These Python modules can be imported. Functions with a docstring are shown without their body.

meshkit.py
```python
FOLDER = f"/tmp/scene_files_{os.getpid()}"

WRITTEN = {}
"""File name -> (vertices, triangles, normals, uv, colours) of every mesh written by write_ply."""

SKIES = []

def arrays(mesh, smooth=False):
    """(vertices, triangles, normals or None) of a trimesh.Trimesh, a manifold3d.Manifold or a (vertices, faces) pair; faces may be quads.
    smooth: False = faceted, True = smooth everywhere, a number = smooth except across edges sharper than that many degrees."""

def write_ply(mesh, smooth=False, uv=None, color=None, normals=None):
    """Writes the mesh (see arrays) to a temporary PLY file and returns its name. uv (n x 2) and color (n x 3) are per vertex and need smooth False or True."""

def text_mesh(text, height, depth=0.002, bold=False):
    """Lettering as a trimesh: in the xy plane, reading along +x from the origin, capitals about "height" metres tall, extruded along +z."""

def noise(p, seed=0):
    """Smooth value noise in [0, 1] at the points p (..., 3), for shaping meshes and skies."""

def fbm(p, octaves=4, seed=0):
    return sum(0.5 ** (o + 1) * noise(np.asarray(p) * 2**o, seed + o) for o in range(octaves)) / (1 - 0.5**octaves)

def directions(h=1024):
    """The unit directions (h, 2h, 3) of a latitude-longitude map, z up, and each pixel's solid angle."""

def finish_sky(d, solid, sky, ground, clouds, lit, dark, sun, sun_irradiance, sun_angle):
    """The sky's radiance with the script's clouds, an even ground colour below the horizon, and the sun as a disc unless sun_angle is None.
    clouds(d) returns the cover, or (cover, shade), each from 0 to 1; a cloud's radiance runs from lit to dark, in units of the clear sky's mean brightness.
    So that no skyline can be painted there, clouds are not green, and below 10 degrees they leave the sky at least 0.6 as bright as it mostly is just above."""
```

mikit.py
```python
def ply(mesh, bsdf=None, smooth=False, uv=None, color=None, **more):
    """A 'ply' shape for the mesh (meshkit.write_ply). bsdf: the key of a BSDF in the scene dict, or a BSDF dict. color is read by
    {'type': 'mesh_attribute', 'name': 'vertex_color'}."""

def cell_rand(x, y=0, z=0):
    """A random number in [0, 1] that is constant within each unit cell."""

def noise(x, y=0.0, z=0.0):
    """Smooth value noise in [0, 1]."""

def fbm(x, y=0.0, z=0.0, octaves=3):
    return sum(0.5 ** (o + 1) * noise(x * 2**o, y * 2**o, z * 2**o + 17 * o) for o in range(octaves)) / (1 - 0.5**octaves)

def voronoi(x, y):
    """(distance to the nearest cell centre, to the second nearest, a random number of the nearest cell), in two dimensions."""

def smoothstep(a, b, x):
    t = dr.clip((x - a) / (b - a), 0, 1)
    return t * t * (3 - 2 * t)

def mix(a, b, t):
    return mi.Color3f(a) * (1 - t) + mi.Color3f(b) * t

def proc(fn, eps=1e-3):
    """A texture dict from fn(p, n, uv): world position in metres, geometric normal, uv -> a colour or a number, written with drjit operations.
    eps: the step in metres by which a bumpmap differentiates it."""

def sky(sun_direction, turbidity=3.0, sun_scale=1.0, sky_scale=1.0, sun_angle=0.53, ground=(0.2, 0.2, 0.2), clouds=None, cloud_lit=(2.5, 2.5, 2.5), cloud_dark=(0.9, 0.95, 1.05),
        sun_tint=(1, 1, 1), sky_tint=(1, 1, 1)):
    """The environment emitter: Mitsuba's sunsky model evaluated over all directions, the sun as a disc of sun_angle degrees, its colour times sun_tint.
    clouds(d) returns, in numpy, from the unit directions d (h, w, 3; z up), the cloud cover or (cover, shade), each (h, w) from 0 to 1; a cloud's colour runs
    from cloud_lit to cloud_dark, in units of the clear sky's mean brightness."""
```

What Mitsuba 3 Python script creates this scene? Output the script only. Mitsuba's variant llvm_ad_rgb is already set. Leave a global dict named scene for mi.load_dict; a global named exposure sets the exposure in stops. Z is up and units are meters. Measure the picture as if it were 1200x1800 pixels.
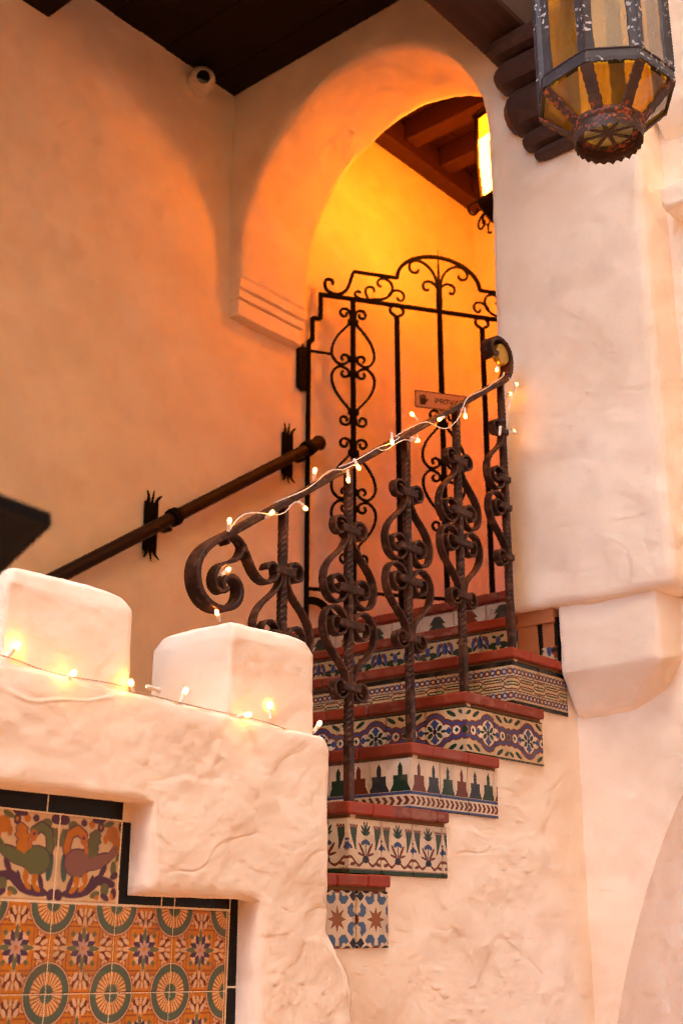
import math, random
import numpy as np
import drjit as dr
import mitsuba as mi
import mikit
import meshkit
import trimesh
import manifold3d as m3
import shapely.geometry as sg
import shapely.affinity as sa
from scipy.interpolate import CubicSpline
from mikit import noise, fbm, smoothstep, cell_rand, proc

T = mi.ScalarTransform4f
scene, labels = {}, {}


def mix(a, b, t):
    return mikit.mix(a, b, dr.clip(t, 0, 1))


# ------------------------------------------------------------------ camera, sky, exposure
EYE = np.array([0.0, 0.0, 1.6])
AZ, PITCH = 0.70438, 0.32408
FW = np.array([math.cos(AZ) * math.cos(PITCH), math.sin(AZ) * math.cos(PITCH), math.sin(PITCH)])
scene['camera'] = {'type': 'thinlens', 'fov': 30.6105, 'fov_axis': 'x', 'near_clip': 0.05, 'far_clip': 300.0,
                   'aperture_radius': 0.004, 'focus_distance': 2.95,
                   'to_world': T().look_at(origin=EYE.tolist(), target=(EYE + FW).tolist(), up=[0, 0, 1])}
scene['sky_light'] = mikit.sky((-0.5, -0.25, 0.83), turbidity=4, sun_scale=0.11, sky_scale=1.0, sun_angle=26, ground=(0.42, 0.2, 0.1),
                               clouds=lambda d: 1.0, cloud_lit=(1.5, 2.0, 2.75), cloud_dark=(1.6, 1.2, 1.0), sun_tint=(1.0, 0.84, 0.7))
exposure = 4.18
LAMP = (7.0, 1.4, 0.05)          # the glowing glass of the hall lantern
BULB = (3.2, 1.05, 0.1)          # fairy-light filaments


# ------------------------------------------------------------------ materials
def tw(d):
    return {'type': 'twosided', 'bsdf': d}


def rgb(*c):
    return {'type': 'rgb', 'value': list(c)}


def princ(color, rough=0.6, spec=0.5, **k):
    return {'type': 'principled', 'base_color': color if isinstance(color, dict) else rgb(*color), 'roughness': rough, 'specular': spec, **k}


def bump(d, fn, scale, eps=1e-3):
    return {'type': 'bumpmap', 'arbitrary': proc(fn, eps), 'scale': scale, 'bsdf': d}


def plaster_height(p, n, uv):
    """Overlapping trowel passes: warped plates that end in small steps, with fine grit between."""
    x, y, z = p.x, p.y, p.z
    q = x + y                                                     # along whichever wall this is
    w1, w2 = fbm(q * 2.6, z * 2.6, 3, 3), fbm(q * 2.6 + 40, z * 2.6, 9, 3)
    d1, d2, k = mikit.voronoi(q * 3.1 + w1 * 1.9, z * 4.0 + w2 * 1.7)
    plate = (k - 0.5) * smoothstep(0.0, 0.07, d2 - d1)
    e1, e2, j = mikit.voronoi(q * 5.2 - w2 * 4.0 + 20, z * 6.6 + w1 * 4.0)
    small = (j - 0.5) * smoothstep(0.0, 0.1, e2 - e1)
    mask = smoothstep(0.35, 0.65, noise(q * 1.7 + 5, z * 1.9, 2))
    grit = fbm(x * 55, y * 55, z * 55, 2)
    crumbs = smoothstep(0.76, 0.95, noise(x * 48, y * 48, z * 48)) * smoothstep(0.45, 0.7, noise(q * 3, z * 3, 4))
    return plate * 0.2 * (1.1 - mask) + small * 0.2 * mask + grit * 0.12 + crumbs * 0.16 + fbm(x * 9, y * 9, z * 9) * 0.75 + fbm(x * 3.2, y * 3.2, z * 3.2) * 1.6


def plaster_tone(p, n, uv):
    t = fbm(p.x * 2.3, p.y * 2.3, p.z * 2.3)
    c = mix((0.87, 0.765, 0.64), (0.79, 0.67, 0.54), smoothstep(0.3, 0.75, t))
    dirt = smoothstep(0.62, 0.8, fbm(p.x * 9, p.y * 9, p.z * 5 + 4)) * 0.35
    x, y, z = p.x, p.y, p.z
    c = mix(c, (0.62, 0.47, 0.34), smoothstep(0.45, 0.75, fbm(x * 13, y * 13, z * 9)) * 0.14)
    c = mix(c, (0.5, 0.36, 0.25), smoothstep(0.62, 0.8, noise(x * 95, y * 95, z * 95)) * 0.06)
    c = mix(c, (0.92, 0.83, 0.72), smoothstep(0.55, 0.8, fbm(x * 5 + 7, y * 5, z * 7)) * 0.5)
    speck = smoothstep(0.9, 0.96, noise(p.x * 55 + 9 * noise(p.x * 7, p.y * 7, p.z * 7), p.y * 47, p.z * 51)) * 0.06
    return mix(c, (0.42, 0.27, 0.18), dirt * 0.35 + speck)


scene['plaster'] = tw(bump(princ(proc(plaster_tone), 0.85, 0.25), plaster_height, 0.0205))


def wood_tone(p, n, uv):
    g = noise(p.x * 5 + p.y * 4, p.y * 60 - p.x * 40, p.z * 60)
    return mix((0.02, 0.0055, 0.0025), (0.009, 0.0025, 0.0012), g)


scene['dark_wood'] = tw(princ(proc(wood_tone), 0.5, 0.25))


def beam_tone(p, n, uv):
    g = fbm(p.x * 3, p.y * 40, p.z * 40)
    return mix((0.075, 0.04, 0.034), (0.035, 0.018, 0.015), g)


scene['painted_timber'] = tw(princ(proc(beam_tone), 0.5, 0.25))
scene['ceiling_wood'] = tw(princ((0.012, 0.004, 0.002), 0.8, 0.2))
scene['rafter_wood'] = tw(princ((0.045, 0.013, 0.007), 0.65, 0.3))


def iron_tone(p, n, uv):
    t = fbm(p.x * 30, p.y * 30, p.z * 22)
    c = mix((0.026, 0.008, 0.0045), (0.07, 0.024, 0.012), smoothstep(0.4, 0.75, t))
    return mix(c, (0.17, 0.08, 0.045), smoothstep(0.62, 0.8, noise(p.x * 75, p.y * 75, p.z * 75)) * 0.35)


scene['rusty_iron'] = tw(princ(proc(iron_tone), 0.42, 0.22))
scene['black_iron'] = tw(princ((0.005, 0.0032, 0.0028), 0.6, 0.06))
scene['wire'] = tw(princ((0.5, 0.38, 0.28), 0.6, 0.2))
scene['white_cable'] = tw(princ((0.75, 0.7, 0.62), 0.5, 0.4))
scene['off_white_plastic'] = tw(princ((0.62, 0.56, 0.48), 0.4, 0.5))
scene['lens_black'] = tw(princ((0.008, 0.008, 0.009), 0.08, 0.6))
scene['sign_face'] = tw(princ((0.5, 0.34, 0.2), 0.5, 0.4))
scene['sign_black'] = tw(princ((0.015, 0.012, 0.012), 0.5, 0.4))


def clay_tone(p, n, uv):
    k = cell_rand(dr.floor(p.x / 0.17 + 0.3), dr.floor(p.y / 0.19), dr.floor(p.z / 0.178 + 0.01))
    c = mix((0.29, 0.036, 0.012), (0.17, 0.036, 0.02), k)
    w = smoothstep(0.45, 0.75, fbm(p.x * 26, p.y * 26, p.z * 40))
    return mix(c, (0.34, 0.16, 0.11), w * (0.12 + 0.5 * k * k))


scene['red_clay'] = tw(princ(proc(clay_tone), 0.5, 0.25))
scene['mortar'] = tw(princ((0.2, 0.11, 0.055), 0.9, 0.2))
scene['bisque'] = tw(princ((0.36, 0.13, 0.05), 0.8, 0.2))
scene['black_glaze'] = tw(princ((0.006, 0.005, 0.005), 0.3, 0.2))


def paving_tone(p, n, uv):
    fx, fy = dr.abs(p.x / 0.3 - dr.floor(p.x / 0.3) - 0.5), dr.abs(p.y / 0.3 - dr.floor(p.y / 0.3) - 0.5)
    c = mix((0.56, 0.27, 0.1), (0.46, 0.2, 0.08), cell_rand(dr.floor(p.x / 0.3), dr.floor(p.y / 0.3)))
    return mix(c, (0.3, 0.22, 0.16), smoothstep(0.475, 0.485, dr.maximum(fx, fy)))


scene['paving'] = tw(princ(proc(paving_tone), 0.7, 0.3))


def zinc_tone(p, n, uv):
    c = mix((0.02, 0.017, 0.02), (0.055, 0.046, 0.052), fbm(p.x * 40, p.y * 40, p.z * 25))
    fl = smoothstep(0.6, 0.7, fbm(p.x * 190, p.y * 190, p.z * 130)) * 0.8 * smoothstep(0.4, 0.6, noise(p.x * 22, p.y * 22, p.z * 22 + 5))
    return mix(c, (0.55, 0.5, 0.5), fl)


def rust_tone(p, n, uv):
    c = mix((0.03, 0.02, 0.018), (0.08, 0.045, 0.035), fbm(p.x * 60, p.y * 60, p.z * 60))
    fl = smoothstep(0.5, 0.7, fbm(p.x * 170, p.y * 170, p.z * 170)) * smoothstep(0.48, 0.72, noise(p.x * 26, p.y * 26, p.z * 20))
    return mix(c, (0.36, 0.085, 0.025), fl)


scene['flecked_zinc'] = tw(princ(proc(zinc_tone), 0.5, 0.3))
scene['rusted_lead'] = tw(princ(proc(rust_tone), 0.6, 0.4))


def amber_tone(p, n, uv):
    s = fbm(p.x * 26 + p.y * 9, p.y * 26 - p.x * 8, p.z * 6)
    return mix((0.8, 0.45, 0.02), (0.45, 0.2, 0.005), smoothstep(0.35, 0.7, s))


def pane_height(p, n, uv):
    return fbm(p.x * 30, p.y * 30, p.z * 12)


AMBER = proc(amber_tone)
scene['amber_glass'] = {'type': 'blendbsdf', 'weight': 0.25,
                        'a': {'type': 'thindielectric', 'int_ior': 1.6, 'specular_transmittance': rgb(0.95, 0.64, 0.04)},
                        'b': {'type': 'principledthin', 'base_color': AMBER, 'roughness': 0.18, 'diff_trans': 1.3, 'eta': 1.6}}
scene['pale_glass'] = {'type': 'blendbsdf', 'weight': 0.55,  # the rose's pale glass; on side panes it carries the sky reflection
                       'a': {'type': 'thindielectric', 'int_ior': 1.9, 'specular_transmittance': rgb(0.95, 0.82, 0.52)},
                       'b': {'type': 'principledthin', 'base_color': rgb(0.6, 0.52, 0.38), 'roughness': 0.25, 'diff_trans': 0.9, 'eta': 1.6}}

# ---- glazed tile prints. uv: u counts tiles along the row, v runs 0 to 1 up the tile
WHITE, CREAM, NAVY, BLUE = (0.62, 0.51, 0.39), (0.52, 0.37, 0.21), (0.007, 0.009, 0.028), (0.032, 0.055, 0.17)
GREEN, RUST, BLACK, OCHRE, OLIVE = (0.007, 0.032, 0.017), (0.14, 0.023, 0.009), (0.004, 0.004, 0.004), (0.52, 0.18, 0.012), (0.14, 0.14, 0.06)


def fract(x):
    return x - dr.floor(x)


def Mk(d, w=0.012):
    return smoothstep(w, -w, d)


def seg(x, y, ax, ay, bx, by):
    px, py, dx, dy = x - ax, y - ay, bx - ax, by - ay
    h = dr.clip((px * dx + py * dy) / (dx * dx + dy * dy), 0, 1)
    return dr.sqrt(dr.square(px - dx * h) + dr.square(py - dy * h)), h


def ell(x, y, cx, cy, rx, ry):
    return (dr.sqrt(dr.square((x - cx) / rx) + dr.square((y - cy) / ry)) - 1) * min(rx, ry)


def leaf(x, y, ax, ay, bx, by, w):
    d, h = seg(x, y, ax, ay, bx, by)
    return d - w * dr.sqrt(dr.maximum(4 * h * (1 - h), 0.0)) - 0.002


def wear(c, p):
    g = smoothstep(0.5, 0.8, fbm(p.x * 17, p.y * 17, p.z * 17))
    c = mix(c, (0.2, 0.12, 0.07), g * 0.3)
    k = noise(p.x * 5, p.y * 5, p.z * 5)
    t = cell_rand(dr.floor(p.x / 0.1455 + 0.045), dr.floor(p.y / 0.15), dr.floor(p.z / 0.153))
    crack = smoothstep(0.02, 0.0, dr.abs(fbm(p.x * 9 + 3, p.y * 9, p.z * 9) - 0.5)) * smoothstep(0.55, 0.7, noise(p.x * 6, p.y * 6, p.z * 6 + 3)) * 0.4
    return mix(c, (0.12, 0.07, 0.04), crack) * (0.74 + 0.28 * k + 0.16 * t)


def star_print(p, n, uv):
    x, y = fract(uv.x) - 0.5, uv.y - 0.5
    r, a = dr.sqrt(x * x + y * y), dr.atan2(y, x)
    a8 = dr.abs(a / (math.pi / 4) - dr.floor(a / (math.pi / 4) + 0.5)) * 2          # 0 on a star point, 1 between
    c = mix(WHITE, (0.05, 0.11, 0.24), Mk(dr.abs(r - 0.385) - 0.095) * Mk(0.3 - a8, 0.08) * 1.0)
    c = mix(c, WHITE, Mk(r * (1 + 0.25 * a8) - 0.36) * Mk(a8 - 0.86, 0.05))
    c = mix(c, (0.26, 0.085, 0.025), Mk(r * (1 + 1.15 * a8) - 0.235))
    ax, ay = dr.abs(x), dr.abs(y)
    c = mix(c, NAVY, Mk(dr.abs(ax - 0.41) + dr.abs(ay - 0.41) - 0.1) + Mk(ell(ax, ay, 0.5, 0.5, 0.05, 0.05)))
    c = mix(c, NAVY, Mk(ell(ax, ay, 0.25, 0.5, 0.09, 0.045)))
    c = mix(c, RUST, Mk(ell(ax, ay, 0.5, 0.0, 0.05, 0.09)) + Mk(ell(ax, ay, 0.0, 0.5, 0.09, 0.05)))
    c = mix(c, WHITE, Mk(ell(ax, ay, 0.44, 0.17, 0.035, 0.05)) + Mk(ell(ax, ay, 0.17, 0.44, 0.05, 0.035)))
    return wear(c, p)


def horn_print(p, n, uv):
    x, y = fract(uv.x) - 0.5, uv.y
    ax = dr.abs(x)
    c = mix(WHITE, GREEN, Mk(y - 0.085))
    c = mix(c, RUST, Mk(y - 0.1) * Mk(0.085 - y))
    wv = 0.23 + 0.075 * dr.cos(ax * 4 * math.pi + 0.6)
    c = mix(c, RUST, Mk(dr.abs(y - wv) - 0.026) * Mk(0.06 - ax))
    d, _ = seg(ax, y, 0.33, 0.19, 0.42, 0.17)
    c = mix(c, RUST, Mk(d - 0.03))
    c = mix(c, NAVY, Mk(ell(ax, y, 0, 0.26, 0.1, 0.06)) + Mk(dr.maximum(ax - 0.07, dr.abs(y - 0.31) - 0.018)))
    c = mix(c, RUST, Mk(leaf(ax, y, 0.03, 0.33, 0.2, 0.56, 0.03)) + Mk(leaf(ax, y, 0.04, 0.33, 0.24, 0.38, 0.022)))
    c = mix(c, BLUE, Mk(leaf(ax, y, 0.0, 0.6, 0.13, 0.54, 0.04)) + Mk(ell(ax, y, 0, 0.6, 0.05, 0.035)))
    d, _ = seg(ax, y, 0, 0.33, 0, 0.56)
    c = mix(c, NAVY, Mk(d - 0.014))
    c = mix(c, GREEN, Mk(ell(ax, y, 0, 0.77, 0.055, 0.075)) + Mk(leaf(ax, y, 0.02, 0.74, 0.13, 0.88, 0.026)) + Mk(leaf(ax, y, 0.0, 0.78, 0.05, 0.95, 0.022)) + Mk(leaf(ax, y, 0.02, 0.7, 0.14, 0.78, 0.02)))
    d, h = seg(ax, y, 0.335 + 0.05 * (y - 0.65), 0.84, 0.2, 0.44)
    d2 = dr.sqrt(dr.square(ax - (0.36 - 0.42 * dr.square(0.84 - y))) ) - (0.02 + 0.085 * smoothstep(0.42, 0.86, y))
    c = mix(c, (0.03, 0.05, 0.035), Mk(d2) * Mk(dr.abs(y - 0.64) - 0.2))
    cr = 0.85 + 0.018 * dr.cos(ax * 95)
    c = mix(c, RUST, Mk(dr.abs(ax - 0.355) - 0.12) * Mk(dr.abs(y - cr - 0.01) - 0.022))
    c = mix(c, BLUE, Mk(leaf(ax, y, 0.49, 0.52, 0.4, 0.46, 0.03)) + Mk(ell(ax, y, 0.5, 0.5, 0.028, 0.075)) + Mk(ell(ax, y, 0.5, 0.62, 0.022, 0.022)))
    return wear(c, p)


def castle_print(p, n, uv):
    u = uv.x * 2
    k = dr.floor(u)
    x, y = dr.abs(fract(u) - 0.5), uv.y
    c = mi.Color3f(WHITE) * (1.05 - 0.1 * cell_rand(k, 3))
    body = dr.maximum(x - 0.33, dr.abs(y - 0.53) - 0.14)
    foot = dr.maximum(x - (0.33 + dr.maximum(0.0, 0.5 - y) * 1.1), dr.abs(y - 0.43) - 0.08)
    tower = dr.maximum(x - dr.minimum(0.105, dr.maximum(0.0, 0.93 - y) * 1.1), dr.abs(y - 0.74) - 0.19)
    which = k - 3 * dr.floor(k / 3)
    tone = mix(mix(RUST, (0.02, 0.024, 0.035), Mk(0.5 - which)), GREEN, Mk(1.5 - which))
    c = mix(c, tone, dr.maximum(dr.maximum(Mk(body), Mk(foot)), Mk(tower)))
    c = mix(c, BLUE, Mk(dr.abs(y - 0.315) - 0.03))
    c = mix(c, WHITE, Mk(y - 0.275))
    q = uv.x * 6
    z = fract(q + dr.abs(y - 0.165) * 4.5)
    c = mix(c, RUST, Mk(dr.abs(z - 0.5) - 0.26, 0.05) * Mk(dr.abs(y - 0.165) - 0.085))
    c = mix(c, BLUE, Mk(y - 0.05))
    return wear(c, p)


def medallion_print(p, n, uv):
    x, y = fract(uv.x / 1.5) * 1.5 - 0.75, uv.y - 0.5
    ax, ay = dr.abs(x), dr.abs(y)
    c = mi.Color3f(CREAM)
    lob = dr.minimum(dr.minimum(ell(ax, ay, 0.0, 0.0, 0.3, 0.36), ell(ax, ay, 0.27, 0.0, 0.2, 0.21)), ell(ax, ay, 0.75, 0, 0.13, 0.15))
    lob = dr.minimum(lob, ell(ax, ay, 0.52, 0.0, 0.16, 0.17))
    c = mix(c, RUST, Mk(lob - 0.05))
    c = mix(c, BLUE, Mk(lob - 0.015))
    c = mix(c, RUST, Mk(lob + 0.03))
    c = mix(c, WHITE, Mk(lob + 0.07))
    c = mix(c, BLUE, Mk(leaf(ax, ay, 0.0, 0.06, 0.0, 0.27, 0.06)) + Mk(leaf(ax, ay, 0.03, 0.17, 0.1, 0.19, 0.03)) + Mk(dr.abs(ax - 0.34) * 0.9 + ay - 0.085))
    c = mix(c, GREEN, Mk(leaf(ax, ay, 0.06, 0.02, 0.17, 0.13, 0.045)) + Mk(leaf(ax, ay, 0.14, 0.0, 0.28, 0.0, 0.03)))
    c = mix(c, NAVY, Mk(ell(ax, ay, 0, 0, 0.05, 0.06)))
    c = mix(c, GREEN, Mk(dr.abs(ax - 0.75) * 1.1 + ay - 0.08) + Mk(dr.abs(ax - 0.53) * 1.2 + ay - 0.06))
    c = mix(c, GREEN, Mk(leaf(ax, ay, 0.3, 0.43, 0.52, 0.3, 0.045)) + Mk(leaf(ax, ay, 0.58, 0.42, 0.74, 0.33, 0.04)))
    c = mix(c, GREEN, Mk(0.465 - ay))
    return wear(c, p)


def lattice_print(p, n, uv):
    y = uv.y
    c = mi.Color3f(CREAM)
    for cy in (0.76, 0.2):
        q = uv.x * 7
        fx = fract(q) - 0.5
        r = dr.sqrt(dr.square(fx / 7) + dr.square(y - cy))
        tone = mix(RUST, BLUE, Mk(fract(q / 2) - 0.5, 0.02))
        band = Mk(dr.abs(y - cy) - 0.075)
        c = mix(c, tone, band)
        c = mix(c, (0.56, 0.42, 0.27), Mk(r - 0.034) + Mk(0.058 - dr.abs(y - cy)) * 0 + Mk(0.056 - dr.abs(y - cy)) * Mk(0.3 - dr.abs(fx)) * band)
    q = fract(uv.x * 1.0) * 2 - 1
    tri = dr.clip((dr.abs(q) - 0.42) * 0.55, 0, 0.14)
    for off, tone, s in ((0.105, GREEN, -1), (0.045, RUST, 1)):
        yy = dr.abs(y - 0.48)
        c = mix(c, tone, Mk(dr.abs(yy - dr.abs(off - s * 0.0 - tri * (1.0 if s < 0 else -0.6))) - 0.017))
    for ly in (0.645, 0.31):
        c = mix(c, NAVY, Mk(dr.abs(y - ly) - 0.011))
    c = mix(c, BLACK, Mk(0.89 - y) + Mk(y - 0.085))
    return wear(c, p)


def vase_print(p, n, uv):
    x, y = fract(uv.x) - 0.5, uv.y
    ax = dr.abs(x)
    c = mi.Color3f((0.44, 0.31, 0.17))
    c = mix(c, RUST, Mk(ell(ax, y, 0, 0.28, 0.17, 0.17)) * Mk(y - 0.36))
    c = mix(c, BLACK, Mk(dr.abs(y - 0.27) - 0.05) * Mk(ax - 0.14))
    c = mix(c, RUST, Mk(dr.maximum(ax - 0.1, dr.abs(y - 0.1) - 0.035)))
    c = mix(c, BLUE, Mk(leaf(ax, y, 0.2, 0.12, 0.22, 0.5, 0.05)) + Mk(ell(ax, y, 0.0, 0.72, 0.07, 0.13)) + Mk(leaf(ax, y, 0.17, 0.46, 0.3, 0.44, 0.03)))
    c = mix(c, GREEN, Mk(leaf(ax, y, 0.05, 0.66, 0.28, 0.58, 0.07)) + Mk(leaf(ax, y, 0.04, 0.55, 0.17, 0.5, 0.05)) + Mk(leaf(ax, y, 0.05, 0.82, 0.16, 0.86, 0.04)))
    c = mix(c, GREEN, Mk(leaf(ax, y, 0.41, 0.1, 0.41, 0.5, 0.05)) + Mk(leaf(ax, y, 0.41, 0.2, 0.34, 0.3, 0.03)) + Mk(leaf(ax, y, 0.41, 0.2, 0.48, 0.3, 0.03)))
    c = mix(c, RUST, Mk(leaf(ax, y, 0.3, 0.06, 0.5, 0.06, 0.035)))
    c = mix(c, BLUE, Mk(leaf(ax, y, 0.28, 0.62, 0.34, 0.9, 0.05)) + Mk(leaf(ax, y, 0.46, 0.6, 0.5, 0.92, 0.06)))
    c = mix(c, NAVY, Mk(leaf(ax, y, 0.3, 0.56, 0.42, 0.7, 0.035)) + Mk(y - 0.045) + Mk(0.965 - y))
    c = mix(c, RUST, Mk(leaf(ax, y, 0.38, 0.78, 0.4, 0.92, 0.035)))
    return wear(c, p)


def tree_print(p, n, uv):
    u = uv.x
    k = dr.floor(u)
    x, y = dr.abs(fract(u) - 0.5), uv.y
    zig = fract((0.95 - y) * 4.2)
    w = 0.07 + 0.36 * (0.95 - y) + 0.11 * zig
    even = fract(k / 2)
    c = mix((0.5, 0.4, 0.3), mix(RUST, (0.02, 0.035, 0.028), Mk(0.25 - even)), Mk(x - w, 0.02) * Mk(y - 0.93))
    return wear(c, p)


def bird_print(p, n, uv):
    k = dr.floor(uv.x)
    x, y = fract(uv.x), uv.y
    m = fract(k / 2) > 0.25
    x = dr.select(m, x, 1 - x)                                        # neighbours face each other
    c = mi.Color3f((0.68, 0.5, 0.3))
    PUR, BODY = (0.09, 0.035, 0.07), mix((0.13, 0.15, 0.06), (0.26, 0.12, 0.1), Mk(0.5 - mi.Float(dr.select(m, 1.0, 0.0))))
    d, h = seg(x, y, 0.98, 0.08, 0.55, 0.12)
    c = mix(c, PUR, Mk(leaf(x, y, 0.1, 0.08, 0.55, 0.13, 0.06)) + Mk(leaf(x, y, 0.45, 0.1, 0.72, 0.32, 0.06)) + Mk(leaf(x, y, 0.6, 0.28, 0.95, 0.22, 0.06))
            + Mk(leaf(x, y, 0.68, 0.3, 0.78, 0.46, 0.04)) + Mk(ell(x, y, 0.93, 0.12, 0.05, 0.07)) + Mk(leaf(x, y, 0.0, 0.12, 0.1, 0.02, 0.06)))
    c = mix(c, OLIVE, Mk(ell(x, y, 0.78, 0.16, 0.07, 0.08)) + Mk(ell(x, y, 0.9, 0.42, 0.05, 0.09)) + Mk(leaf(x, y, 0.55, 0.07, 0.7, 0.12, 0.04)))
    c = mix(c, OCHRE, Mk(ell(x, y, 0.84, 0.83, 0.1, 0.1)) + Mk(ell(x, y, 0.93, 0.72, 0.07, 0.1)) + Mk(ell(x, y, 0.5, 0.92, 0.05, 0.05)))
    c = mix(c, PUR, Mk(ell(x, y, 0.65, 0.9, 0.055, 0.065)) + Mk(ell(x, y, 0.37, 0.93, 0.05, 0.045)) + Mk(leaf(x, y, -0.1, 0.98, 0.14, 0.93, 0.07)) + Mk(ell(x, y, 0.97, 0.93, 0.03, 0.06)))
    c = mix(c, OLIVE, Mk(ell(x, y, 0.2, 0.88, 0.08, 0.06)) + Mk(ell(x, y, 0.1, 0.78, 0.06, 0.06)))
    c = mix(c, PUR, Mk(leaf(x, y, 0.5, 0.97, 0.72, 0.99, 0.04)) + Mk(leaf(x, y, 0.86, 0.3, 0.99, 0.36, 0.04)) + Mk(leaf(x, y, 0.18, 0.1, 0.26, 0.3, 0.035)) + Mk(leaf(x, y, 0.72, 0.1, 0.86, 0.04, 0.035)) + Mk(leaf(x, y, 0.52, 0.16, 0.58, 0.32, 0.03)))
    c = mix(c, OCHRE, Mk(ell(x, y, 0.74, 0.76, 0.04, 0.06)) + Mk(ell(x, y, 0.9, 0.08, 0.03, 0.04)) + Mk(ell(x, y, 0.66, 0.06, 0.035, 0.03)) + Mk(ell(x, y, 0.65, 0.9, 0.02, 0.025)))
    c = mix(c, OLIVE, Mk(leaf(x, y, 0.7, 0.92, 0.86, 0.97, 0.035)) + Mk(leaf(x, y, 0.94, 0.5, 0.98, 0.62, 0.03)) + Mk(leaf(x, y, 0.03, 0.62, 0.05, 0.84, 0.03)))
    c = mix(c, (0.05, 0.12, 0.1), Mk(leaf(x, y, 0.09, 0.55, 0.12, 0.22, 0.05)))
    neck = mi.Float(9.0)
    for q0, q1 in (((0.2, 0.46), (0.12, 0.62)), ((0.12, 0.62), (0.16, 0.78)), ((0.16, 0.78), (0.28, 0.84)), ((0.28, 0.84), (0.38, 0.78))):
        neck = dr.minimum(neck, seg(x, y, *q0, *q1)[0])
    c = mix(c, PUR, Mk(neck - 0.068))
    c = mix(c, mix(OCHRE, BODY, Mk(fract(k / 2) - 0.25)), Mk(neck - 0.05))
    wing = dr.minimum(leaf(x, y, 0.38, 0.52, 0.62, 0.62, 0.09), leaf(x, y, 0.5, 0.56, 0.6, 0.86, 0.085 + 0.015 * dr.cos(y * 70)))
    c = mix(c, PUR, Mk(wing - 0.016) + Mk(ell(x, y, 0.31, 0.45, 0.215, 0.175)) + Mk(leaf(x, y, 0.38, 0.4, 0.88, 0.57, 0.09)))
    c = mix(c, mix(OLIVE, OCHRE, Mk(fract(k / 2) - 0.25)), Mk(wing))
    c = mix(c, OCHRE, Mk(leaf(x, y, 0.3, 0.36, 0.33, 0.16, 0.045)) + Mk(leaf(x, y, 0.33, 0.17, 0.22, 0.1, 0.03)) + Mk(leaf(x, y, 0.44, 0.36, 0.46, 0.2, 0.045)) + Mk(leaf(x, y, 0.46, 0.2, 0.36, 0.12, 0.03)))
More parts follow.
